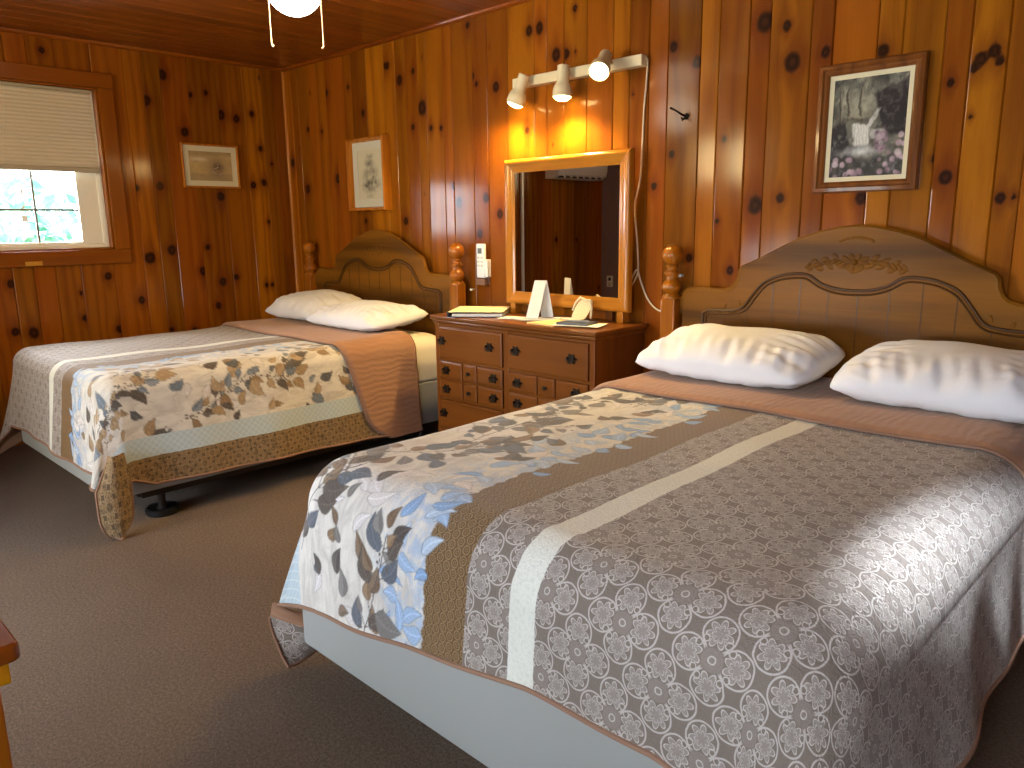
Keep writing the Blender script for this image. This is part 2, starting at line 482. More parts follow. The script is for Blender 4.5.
BX = [0, .09, .181, .30, .42, .53, .635, .74, .831, .996, 1.184, 1.294, 1.392, 1.505, 1.588, 1.73, 1.808, 1.978, 2.096, 2.25, 2.44, 2.525, 2.638, 2.781, 2.937, 3.03, 3.136, 3.234, 3.395, 3.483, 3.617, 3.705, 3.871, 3.957, 4.117, 4.204, 4.339, 4.422, 4.533, 4.61, 4.75, 4.86, 5.0, 5.12, 5.26, 5.36, 5.5, 5.62, 5.78, 5.9, 6.04, 6.15, 6.27, XR]
KB = [(0.539,2.141,2),(0.951,1.97,2),(1.953,2.318,1.5),(1.341,2.118,2.5),(1.472,2.151,1.5),(1.543,1.935,3.5),(1.452,1.837,1.5),(1.619,1.816,1.5),(1.708,1.808,1.2),(2.164,1.974,2.2),(2.407,2.212,2),(2.478,2.212,2.4),(2.707,2.261,1.3),(2.587,2.069,2.5),(2.651,2.064,2),(2.387,1.734,1.6),(1.846,1.384,2.5),(2.071,1.402,2.2),(2.179,1.313,2.2),(2.016,1.206,2),(1.348,1.287,2),(1.979,2.054,1.8),(1.802,1.478,1.6),(0.235,1.527,2.5),(0.623,1.577,2.5),(0.923,1.293,1.5),(0.286,1.93,1.5),(1.194,2.218,1.5),(0.055,1.718,2.2),(3.68,2.023,3.2),(3.771,1.996,1.6),(3.802,1.858,3),(3.93,1.875,1.7),(4.138,1.846,2),(3.262,1.998,1.8),(3.379,1.92,2),(3.176,1.418,1.5),(3.675,1.319,2.8),(3.782,1.346,1.7),(4.383,1.395,2),(4.557,1.318,1.6),(4.595,1.323,0.8),(4.455,1.771,1.8),(4.494,1.79,1.8),(4.511,1.757,1.3),(4.437,1.744,1.3),(4.339,1.459,1),(4.101,1.333,2),(3.503,1.257,1),(3.575,1.05,1.6),(3.521,1.593,1.2),(3.267,1.552,1.4),(3.371,1.097,1.6)]
LY = [YF, -3.82, -3.70, -3.56, -3.45, -3.33, -3.20, -3.10, -2.96, -2.85, -2.73, -2.60, -2.49, -2.36, -2.24, -2.11, -1.98, -1.845, -1.735, -1.62, -1.48, -1.285, -1.10, -.988, -.876, -.70, -.503, -.322, -.18, -.085, 0]
KL = [(-0.86,2.227,2.5),(-0.978,2.058,2.5),(-0.751,1.885,2.4),(-0.692,2.123,1.5),(-0.584,2.146,1.4),(-0.49,2.015,2.6),(-0.382,1.998,2.2),(-0.265,2.041,1.6),(-0.219,1.81,1.5),(-0.294,1.557,2),(-0.211,1.576,1.8),(-0.541,1.474,2.4),(-0.138,1.708,1),(-0.181,2.287,1),(-0.913,1.121,2.6),(-1.06,1.074,3.0),(-0.666,1.134,1.7),(-0.713,0.973,2.4),(-0.581,0.893,2.4),(-0.479,0.919,1.8),(-0.628,0.729,2),(-0.252,0.849,1.5),(-0.206,0.848,1.3),(-0.967,0.594,1.5),(-0.812,0.575,1.6),(-1.141,0.807,2),(-1.328,0.972,2),(-1.295,0.632,2),(-0.546,1.463,1),(-0.196,1.301,1.2),(-1.541,2.278,1.6),(-1.86,0.955,2),(-1.872,0.675,2),(-1.779,0.659,2.6),(-1.491,0.722,1.5),(-1.633,0.565,1.2),(-1.496,0.877,1),(-0.948,1.533,2.2),(-1.094,1.517,1.5)]
WY0, WY1, WZ0, WZ1 = -2.235, -1.267, 1.138, 2.10          # left window opening
plank_wall('wall_back', BX, KB+extra_knots(BX, (.1, 2.3), 26, 5), (0, H), lambda a, b, d: np.stack([a, -d, b], -1), M_pine, seed=1)
kl2 = [k for k in extra_knots(LY, (.1, 2.3), 60, 9) if k[0] < -2.3]
plank_wall('wall_left', LY, KL+kl2, (0, H), lambda a, b, d: np.stack([d, a, b], -1), M_pine, seed=2, holes=[(WY0, WY1, WZ0, WZ1)])
# front wall (behind the camera) : plain dusty plaster with a glazed door and a wide window
FW = (1.15, 1.62, 1.62, 2.08)        # small high window  x0,x1,z0,z1
DR = (4.72, 5.64, 0.0, 2.03)         # door
PW = (1.75, 3.25, .38, 1.08)         # picture window
def pane_wall(name, holes, mat):
    g = G(); xs = sorted({0, XR} | {h[0] for h in holes} | {h[1] for h in holes}); zs = sorted({0, H} | {h[2] for h in holes} | {h[3] for h in holes})
    for i in range(len(xs)-1):
        for k in range(len(zs)-1):
            cx, cz = (xs[i]+xs[i+1])/2, (zs[k]+zs[k+1])/2
            if any(h[0] < cx < h[1] and h[2] < cz < h[3] for h in holes): continue
            g.box(xs[i], xs[i+1], YF-.12, YF, zs[k], zs[k+1])
    o = mesh(name, g.vf, mat, smooth=False); return struct(o)
M_plaster = plain('dusty_mauve_plaster', (142, 117, 116), .8, .04, 20)
pane_wall('wall_front', [FW, DR, PW], M_plaster)
RB = [YF]+[YF+.13*i for i in range(1, 30)]+[0]
plank_wall('wall_right', RB, extra_knots(RB, (.1, 2.3), 40, 3), (0, H), lambda a, b, d: np.stack([XR-d, a, b], -1), M_pine, seed=3, res=(.02, .03))
CB = [0]+[.14*i for i in range(1, 45)]+[XR]
plank_wall('ceiling', CB, [], (YF, 0), lambda a, b, d: np.stack([a, b, H-d], -1), M_ceil, seed=4, res=(.03, .12), depth=.004, groove=.004)
struct(mesh('floor', G().box(-.02, XR+.02, YF-.02, .02, -.05, 0).vf, M_carpet, smooth=False))
# roof slab and outer faces so that daylight only enters through openings
M_outer = plain('roofing', (120, 112, 104), .9)
struct(mesh('roof', G().box(-.3, XR+.3, YF-.3, .3, H+.02, H+.12).vf, M_outer, smooth=False))
g = G(); g.box(-.16, XR+.16, .02, .14, 0, H+.02); struct(mesh('wall_back_outer', g.vf, M_outer, smooth=False))
g = G()
for (a, b, c, d) in ((YF-.12, WY0, 0, H+.02), (WY1, .14, 0, H+.02), (WY0, WY1, 0, WZ0), (WY0, WY1, WZ1, H+.02)): g.box(-.15, -.02, a, b, c, d)
struct(mesh('wall_left_outer', g.vf, M_outer, smooth=False))
struct(mesh('wall_right_outer', G().box(XR+.02, XR+.15, YF-.12, .14, 0, H+.02).vf, M_outer, smooth=False))
# trim : crown strips, corner strip, baseboards
qr = [(0, 0)]+[(.021*math.cos(t), .021*math.sin(t)) for t in np.linspace(0, PI/2, 7)]
g = G().prism(qr, YF, 0, lambda a, b, d: (a, d, H-b)); struct(fix_normals(mesh('trim_1', g.vf, M_trim)))
g = G().prism(qr, 0, XR, lambda a, b, d: (d, -a, H-b)); struct(fix_normals(mesh('trim_2', g.vf, M_trimx)))
qs = [(0, 0)]+[(.014*math.cos(t), .014*math.sin(t)) for t in np.linspace(0, PI/2, 6)]
g = G().prism(qs, .0, H-.02, lambda a, b, d: (a, -b, d)); struct(fix_normals(mesh('trim_3', g.vf, M_trimz)))
struct(mesh('baseboard_left', G().box(0, .016, YF, -.016, 0, .09).vf, M_trim, bevel=.004))
struct(mesh('baseboard_back', G().box(0, XR, -.016, 0, 0, .09).vf, M_trimx, bevel=.004))

# ------------------------------------------------------------------ left window
M_glass = Mat('window_glass', rough=.0)
def make_glass(mm):
    nt = mm.nt; t = mm.node('ShaderNodeBsdfTransparent'); gl = mm.node('ShaderNodeBsdfGlossy'); gl.inputs['Roughness'].default_value = 0
    f = mm.node('ShaderNodeFresnel'); f.inputs[0].default_value = 1.4; mx = mm.node('ShaderNodeMixShader')
    nt.links.new(f.outputs[0], mx.inputs[0]); nt.links.new(t.outputs[0], mx.inputs[1]); nt.links.new(gl.outputs[0], mx.inputs[2]); nt.links.new(mx.outputs[0], mm.out.inputs[0])
make_glass(M_glass); M_glass = M_glass.mat
w1 = bpy.data.objects.new('window_1', None); w1.location = (0, (WY0+WY1)/2, WZ0); C.objects.link(w1); struct(w1)
g = G(); cw = .088
g.box(.0, .020, WY0-cw, WY1+cw, WZ0-cw, WZ0); g.box(.0, .020, WY0-cw, WY1+cw, WZ1, WZ1+cw)
mesh('casing_rail', g.vf, M_casingy, w1, bevel=.003)
for a in (WY0-cw, WY1): mesh('casing_stile', G().box(.0, .0205, a, a+cw, WZ0, WZ1).vf, M_casing, w1, bevel=.003)
g = G(); jt = .012
g.box(-.14, .0, WY1-jt, WY1, WZ0, WZ1); g.box(-.14, .0, WY0, WY0+jt, WZ0, WZ1); g.box(-.14, .0, WY0, WY1, WZ0, WZ0+jt); g.box(-.14, .0, WY0, WY1, WZ1-jt, WZ1)
mesh('jamb', g.vf, M_casing, w1, bevel=.002)
fy = lambda u, v, d: (-.115+d, u, v)
g = G().frame(WY0+jt, WY1-jt, WZ0+jt, WZ1-jt, [(0, 0), (.03, 0), (.03, .05), (.012, .06), (0, .06)], fy)
fix_normals(mesh('window_frame', g.vf, M_vinyl, w1, bevel=.002))
g = G().frame(WY0+jt+.026, WY1-jt-.026, WZ0+jt+.012, 1.66, [(0, .004), (.105, .004), (.105, .03), (.095, .04), (0, .04)], fy) if False else G()
sy0, sy1, sz0, sz1 = WY0+.10, -1.425, 1.188, 1.62
g.box(-.105, -.07, WY0+.03, sy0, WZ0+.02, 1.66); g.box(-.105, -.07, sy1, WY1-.03, WZ0+.02, 1.66); g.box(-.105, -.07, sy0, sy1, WZ0+.02, sz0); g.box(-.105, -.07, sy0, sy1, sz1, 1.66)
mesh('sash', g.vf, M_vinyl, w1, bevel=.003)
M_muntin = plain('grey_grille', (120, 116, 108), .5)
g = G()
for k in range(1, 3): 
    yy = sy1-(sy1-sy0)*k/3; g.box(-.092, -.082, yy-.006, yy+.006, sz0, sz1)
g.box(-.0915, -.0825, sy0, sy1, 1.374, 1.386)
mesh('grille', g.vf, M_muntin, w1)
mesh('pane', G().box(-.089, -.085, sy0-.004, sy1+.004, sz0-.004, sz1+.004).vf, M_glass, w1, smooth=False)
mesh('pane', G().box(-.112, -.108, WY0+.04, WY1-.04, 1.64, WZ1-.04).vf, M_glass, w1, smooth=False)
# cellular shade
M_shade = plain('shade_fabric', (214, 204, 184), .85, .01, 30)
M_shaderail = plain('shade_rail', (176, 164, 142), .5, .03)
sh = empty('cellular_shade', (-.03, -1.73, 1.6), 'beige pleated cellular shade pulled halfway down the window', 'window shade')
z0s, z1s = 1.632, 2.068; n = 20; ys0, ys1 = WY0+.016, WY1-.030
prof = []
for k in range(n):
    za = z1s-(z1s-z0s)*k/n; zb = z1s-(z1s-z0s)*(k+1)/n
    prof += [(-.034, za), (-.026, (za+zb)/2)]
prof.append((-.034, z0s)); back = [(-.05-(.036-abs(p[0])) if False else -.072-p[0], p[1]) for p in prof[::-1]]
poly = prof+back
g = G().prism(poly, ys0, ys1, lambda a, b, d: (a, d, b)); fix_normals(mesh('pleated_fabric', g.vf, M_shade, sh, smooth=False))
mesh('bottom_rail', G().box(-.048, -.018, ys0, ys1, 1.604, 1.633).vf, M_shaderail, sh, bevel=.004)
mesh('head_rail', G().box(-.055, -.012, ys0, ys1, 2.066, 2.086).vf, M_shaderail, sh, bevel=.004)
# brass label plate
o = mesh('brass_plate', G().box(.0195, .0235, -1.778, -1.688, 1.054, 1.081).vf, M_brass, bevel=.002); tag(o, 'small brass plate screwed to the bottom of the window casing', 'plate')

# ------------------------------------------------------------------ other openings (behind the camera)
def simple_window(name, r, nx, nz, mat=M_vinyl):
    x0, x1, zz0, zz1 = r; w = bpy.data.objects.new(name, None); w.location = ((x0+x1)/2, YF, zz0); C.objects.link(w); struct(w)
    fn = lambda u, v, d: (u, YF+d, v)
    fix_normals(mesh('window_frame', G().frame(x0, x1, zz0, zz1, [(0, -.1), (.05, -.1), (.05, -.04), (0, -.04)], fn).vf, mat, w))
    fix_normals(mesh('casing', G().frame(x0-.08, x1+.08, zz0-.08, zz1+.08, [(0, 0), (.08, 0), (.08, .02), (0, .02)], fn).vf, M_casing, w))
    g = G()
    for k in range(1, nx): xx = x0+(x1-x0)*k/nx; g.box(xx-.01, xx+.01, YF-.085, YF-.06, zz0+.04, zz1-.04)
    for k in range(1, nz): zc = zz0+(zz1-zz0)*k/nz; g.box(x0+.04, x1-.04, YF-.084, YF-.061, zc-.01, zc+.01)
    if g.v: mesh('grille', g.vf, mat, w)
    mesh('pane', G().box(x0+.04, x1-.04, YF-.075, YF-.071, zz0+.04, zz1-.04).vf, M_glass, w, smooth=False)
simple_window('window_2', FW, 1, 1)
simple_window('window_3', PW, 2, 1)
d1 = bpy.data.objects.new('door_1', None); d1.location = ((DR[0]+DR[1])/2, YF, 0); C.objects.link(d1); struct(d1)
lx0, lx1, lz0, lz1 = 4.77, 5.52, .85, 1.88
g = G()
for (a, b, c, d) in ((DR[0], lx0, .005, DR[3]), (lx1, DR[1], .005, DR[3]), (lx0, lx1, .005, lz0), (lx0, lx1, lz1, DR[3])): g.box(a, b, YF-.06, YF-.02, c, d)
mesh('door_leaf', g.vf, M_case, d1, bevel=.003)
mesh('pane', G().box(lx0-.01, lx1+.01, YF-.043, YF-.038, lz0-.01, lz1+.01).vf, M_glass, d1, smooth=False)
g = G().lathe([(.01, 0), (.012, .03), (.028, .045), (.03, .06), (.018, .072)], T(4.785, YF-.02, .98) @ Matrix.Rotation(-PI/2, 4, 'X')); mesh('door_knob', g.vf, M_brass, d1)

# ------------------------------------------------------------------ beds
def headboard(dx, root):
    cx = 4.12+dx
    half = [(-.74, .36), (-.74, .905), (-.728, .945), (-.708, .963), (-.645, .967), (-.58, .962), (-.54, .962), (-.505, .972), (-.483, .992), (-.470, 1.02), (-.466, 1.05), (-.455, 1.063), (-.385, 1.093), (-.30, 1.137), (-.22, 1.177), (-.14, 1.203), (-.06, 1.219), (0, 1.223)]
    prof = [(cx+a, b) for a, b in half]+[(cx-a, b) for a, b in half[-2::-1]]
    o = fix_normals(mesh('headboard_panel', G().prism(prof, -.062, -.036, lambda a, b, d: (a, d, b)).vf, M_oak, root, bevel=.006, segs=3))
    # rounded top edge bead
    pts = [(a, -.05, b) for a, b in prof[1:-1]]
    mesh('top_bead', G().tube(pts, .0135, 8).vf, M_oak, root)
    # recessed plank field: slightly raised panel strips under the moulding line
    gh = [(-.632, .40), (-.632, .862), (-.60, .879), (-.50, .885), (-.445, .90), (-.405, .95), (-.36, 1.004), (-.30, 1.034), (-.235, 1.047), (-.175, 1.044), (-.12, 1.012), (-.06, .995), (0, .991)]
    def smooth_line(h):
        pts = [Vector((a, b, 0)) for a, b in h]; out = []
        for i in range(len(pts)-1):
            p0 = pts[max(i-1, 0)]; p1 = pts[i]; p2 = pts[i+1]; p3 = pts[min(i+2, len(pts)-1)]
            for t in np.linspace(0, 1, 5)[:-1]:
                out.append(.5*((2*p1)+(p2-p0)*t+(2*p0-5*p1+4*p2-p3)*t*t+(3*p1-p0-3*p2+p3)*t**3))
        out.append(pts[-1]); return [(p.x, p.y) for p in out]
    L = gh[:2]+smooth_line(gh[1:])[1:]
    full = [(cx+a, b) for a, b in L]+[(cx-a, b) for a, b in L[-2::-1]]
    for dd, r in ((0, .0065), (.016, .004)):
        pts = []
        for i, (a, b) in enumerate(full):
            p = Vector((a, b)); q0 = Vector(full[max(i-1, 0)]); q1 = Vector(full[min(i+1, len(full)-1)]); t = (q1-q0).normalized(); nrm = Vector((t.y, -t.x))
            pp = p+nrm*dd; pts.append((pp.x, -.063, pp.y))
        mesh('routed_moulding', G().tube(pts, r, 8).vf, M_oakshadejoint, root)
    # plank joints in the field
    ys = np.array([p[1] for p in full]); xs = np.array([p[0] for p in full])
    g = G(); o_ = np.argsort(xs[1:-1]); XX = xs[1:-1][o_]; ZZ = ys[1:-1][o_]
    for k in range(-5, 6):
        xx = cx+k*.112+.02
        if abs(xx-cx) > .61: continue
        zt = float(np.interp(xx, XX, ZZ))-.02
        g.box(xx-.0016, xx+.0016, -.0632, -.06, .42, zt)
    mesh('plank_joint', g.vf, M_oakshadejoint, root, smooth=False)
    # carved leaf spray
    g = G(); rr = random.Random(3)
    def leafl(x, z, ang, l, w):
        Mx = Matrix.Rotation(ang, 4, 'Y'); g.ellipsoid((x, -.0615, z), (l*1.15, .0038, w*1.15), Mx, 8, 5)
    for s in (-1, 1):
        for k in range(9):
            t = k/8; x = cx+s*(.015+.155*t); z = 1.085+.012*math.sin(t*5)+.01*t
            leafl(x, z+.016*(1 if k % 2 else -1), s*(-.5+rr.uniform(-.4, .4)), .020-.007*t, .008)
            leafl(x+.008*s, z-.002, s*(.6+rr.uniform(-.3, .3)), .016, .006)
    for k in range(6):
        a = k*PI/3; leafl(cx+.022*math.cos(a), 1.097+.02*math.sin(a), -a, .017, .010)
    g.ellipsoid((cx, -.062, 1.097), (.011, .010, .011))
    mesh('carved_spray', g.vf, M_oak, root); g = G()
    for k in range(7):
        t = k/6; leafl(cx-.055+.11*t, 1.178+.012*math.sin(t*PI), -.5+t, .012, .005)
    mesh('carved_crest', g.vf, M_oak, root)
    for s in (-1, 1):
        g = G()
        for k in range(6): leafl(cx+s*(.44+.022*k), .905+.02*math.sin(k*1.9)-.006*k, k*1.3, .014, .006)
        mesh('carved_corner', g.vf, M_oak, root)
    # posts
    pr = [(.0, .92), (.040, .92), (.042, .928), (.034, .936), (.028, .943), (.034, .952), (.043, .962), (.0445, .972), (.042, .985), (.034, .997), (.026, 1.006), (.026, 1.022), (.033, 1.030), (.034, 1.036), (.027, 1.042), (.022, 1.048), (.022, 1.056), (.029, 1.064)]
    for k in range(13):
        t = -1.05+k*(PI/2+1.05)/12; pr.append((.0465*math.cos(t), 1.112+.0465*math.sin(t)))
    for s in (-1, 1):
        px = cx+s*.788
        p = mesh('post', G().box(px-.036, px+.036, -.106, -.038, .0, .922).vf, M_post, root, bevel=.006, segs=3)
        f_ = mesh('finial', G().lathe(pr, T(px, -.072, 0)).vf, M_post, p, angle=60)
        for zz in (.80, .50): mesh('connecting_bracket', G().box(min(px, cx+s*.72), max(px, cx+s*.72), -.06, -.042, zz-.03, zz+.03).vf, M_oak, root, bevel=.003) if False else None
    for s in (-1, 1):
        for zz in (.90, .45): mesh('mounting_cleat', G().box(min(cx+s*.73, cx+s*.755), max(cx+s*.73, cx+s*.755), -.06, -.04, zz-.045, zz+.03).vf, M_oak, root)

def bed_base(name, label, x0, x1, yf, zb, hx, legs_at):
    root = empty(name, ((x0+x1)/2, yf/2, 0), label, 'bed')
    headboard(hx, root)
    g = G()
    g.box(x0+.02, x0+.055, yf+.13, -.11, zb-.03, zb-.001); g.box(x1-.055, x1-.02, yf+.13, -.11, zb-.03, zb-.001)
    for yy in (yf+.14, -.9, -.2): g.box(x0+.05, x1-.05, yy-.016, yy+.016, zb-.03, zb-.002)
    mesh('frame_rail', g.vf, M_steel, root, bevel=.002)
    for (lx, ly) in legs_at:
        l = mesh('leg', G().lathe([(.017, .028), (.017, .05), (.016, zb-.028)], T(lx, ly, 0), 16).vf, M_steel, root)
        mesh('floor_cup', G().lathe([(.07, 0.001), (.075, .008), (.073, .026), (.064, .031), (.06, .026), (.028, .022), (.019, .034)], T(lx, ly, 0), 24).vf, M_plug, l)
    return root
def rbox(x0, x1, y0, y1, z0, z1, r, n=4, e0=.008, e1=.008):
    """box with rounded vertical corners and soft top/bottom edges"""
    pts = []
    for (cx, cy, a0) in ((x1-r, y1-r, 0), (x0+r, y1-r, PI/2), (x0+r, y0+r, PI), (x1-r, y0+r, 1.5*PI)):
        for k in range(n+1):
            a = a0+PI/2*k/n; pts.append((cx+r*math.cos(a), cy+r*math.sin(a)))
    mx, my = (x0+x1)/2, (y0+y1)/2; g = G(); rows = []
    zs = [(z0+e0*(1-math.cos(t)), e0*(1-math.sin(t))) for t in np.linspace(0, PI/2, 6)]+[(z1-e1*(1-math.sin(t)), e1*(1-math.cos(t))) for t in np.linspace(0, PI/2, 8)]
    v = []
    for z, ins in zs:
        for (a, b) in pts:
            d = Vector((a-mx, b-my)); sx = 1-ins/(x1-x0)*2; sy = 1-ins/(y1-y0)*2
            v.append((mx+d.x*sx, my+d.y*sy, z))
    m = len(pts); f = [tuple(range(m-1, -1, -1)), tuple(range((len(zs)-1)*m, len(zs)*m))]
    for i in range(len(zs)-1):
        for k in range(m):
            k2 = (k+1) % m; f.append((i*m+k, i*m+k2, (i+1)*m+k2, (i+1)*m+k))
    return g.add(v, f)

LX0, LX1, LYF = .50, 1.868, -2.03
RX0, RX1, RYF = 3.415, 4.875, -2.055
TZ = .652
bed_base('bed', 'oak bed with arched carved headboard and turned posts by the window', LX0, LX1, LYF, .135, -3.015, [(1.79, -1.80), (.60, -1.80), (1.79, -.30), (.60, -.30)])
bed_base('bed', 'oak bed with arched carved headboard under the waterfall picture', RX0, RX1, RYF, .112, 0, [(4.80, -1.75), (3.52, -1.75), (4.80, -.30), (3.52, -.30)])
for nm, (x0, x1, yf, zb, zm), w in (('L', (LX0, LX1, LYF, .135, .375), ('the bed by the window', )), ('R', (RX0, RX1, RYF, .112, .36), ('the bed nearest the camera', ))):
    o = mesh('box_spring', rbox(x0, x1, yf, -.115, zb, zm, .03).vf, M_boxfab); tag(o, {'L': 'pale box spring under the mattress of the bed by the window', 'R': 'pale grey box spring showing below the hem of the near bed'}[nm], 'box spring')
    o = mesh('mattress', rbox(x0+.012, x1-.012, yf+.012, -.115, zm+.001, TZ-.014, .09, 8, .02, {'L': .08, 'R': .13}[nm]).vf, M_mattress, angle=60); tag(o, {'L': 'cream mattress of the bed by the window, bare at its head', 'R': 'mattress of the near bed under the grey medallion quilt'}[nm], 'mattress')

# ---- cloth draping
def drape(a, b, x0, x1, yf, Tz, r, foot_fold=.45, th0=PI/4, wav=1., flare=.05, seed=0., foldw=.33):
    """flat cloth coordinates a (across, world x on the flat), b (along, world y on the flat) -> world position"""
    xl, xr, yb = x0+r, x1-r, yf+r
    da = np.where(a < xl, xl-a, np.where(a > xr, a-xr, 0.)); sx = np.where(a < xl, -1., 1.)
    db = np.where(b < yb, yb-b, 0.)
    rho = np.hypot(da, db); th = np.arctan2(db, da)
    q = r*PI/2
    t = np.clip(rho, 0, q)/r
    hang = np.maximum(rho-q, 0)
    # waves along the hang
    s_along = np.where(db > da, a, b)
    wave = wav*hang*(.04*(1+np.sin(s_along*7.+seed))+.025*(1+np.sin(s_along*17.+1.3+seed*2)))
    out = r*np.sin(t)+hang*flare+wave+.004
    z = Tz-r*(1-np.cos(t))-hang*math.sqrt(1-flare**2)
    dx, dy = np.cos(th), np.sin(th)
    corner = (da > 0) & (db > 0)
    f = foot_fold*hang*np.exp(-((th-th0)/foldw)**2)*corner
    px = np.clip(a, xl, xr)+sx*(dx*out+np.cos(th0)*f)
    py = np.maximum(b, yb)-(dy*out+np.sin(th0)*f)
    # gentle undulation on top
    topw = np.exp(-rho/.05)
    z = z+topw*(.003*np.sin(a*9+b*5)+.0025*np.sin(a*4-b*13+1))
    z = np.maximum(z, .006+.002*np.sin(a*40))
    return np.stack([px, py, z], -1)
def offset_in(P, d):
    du = np.gradient(P, axis=0); dv = np.gradient(P, axis=1); n = np.cross(du, dv); n /= np.linalg.norm(n, axis=-1, keepdims=True)+1e-12
    return P+n*d

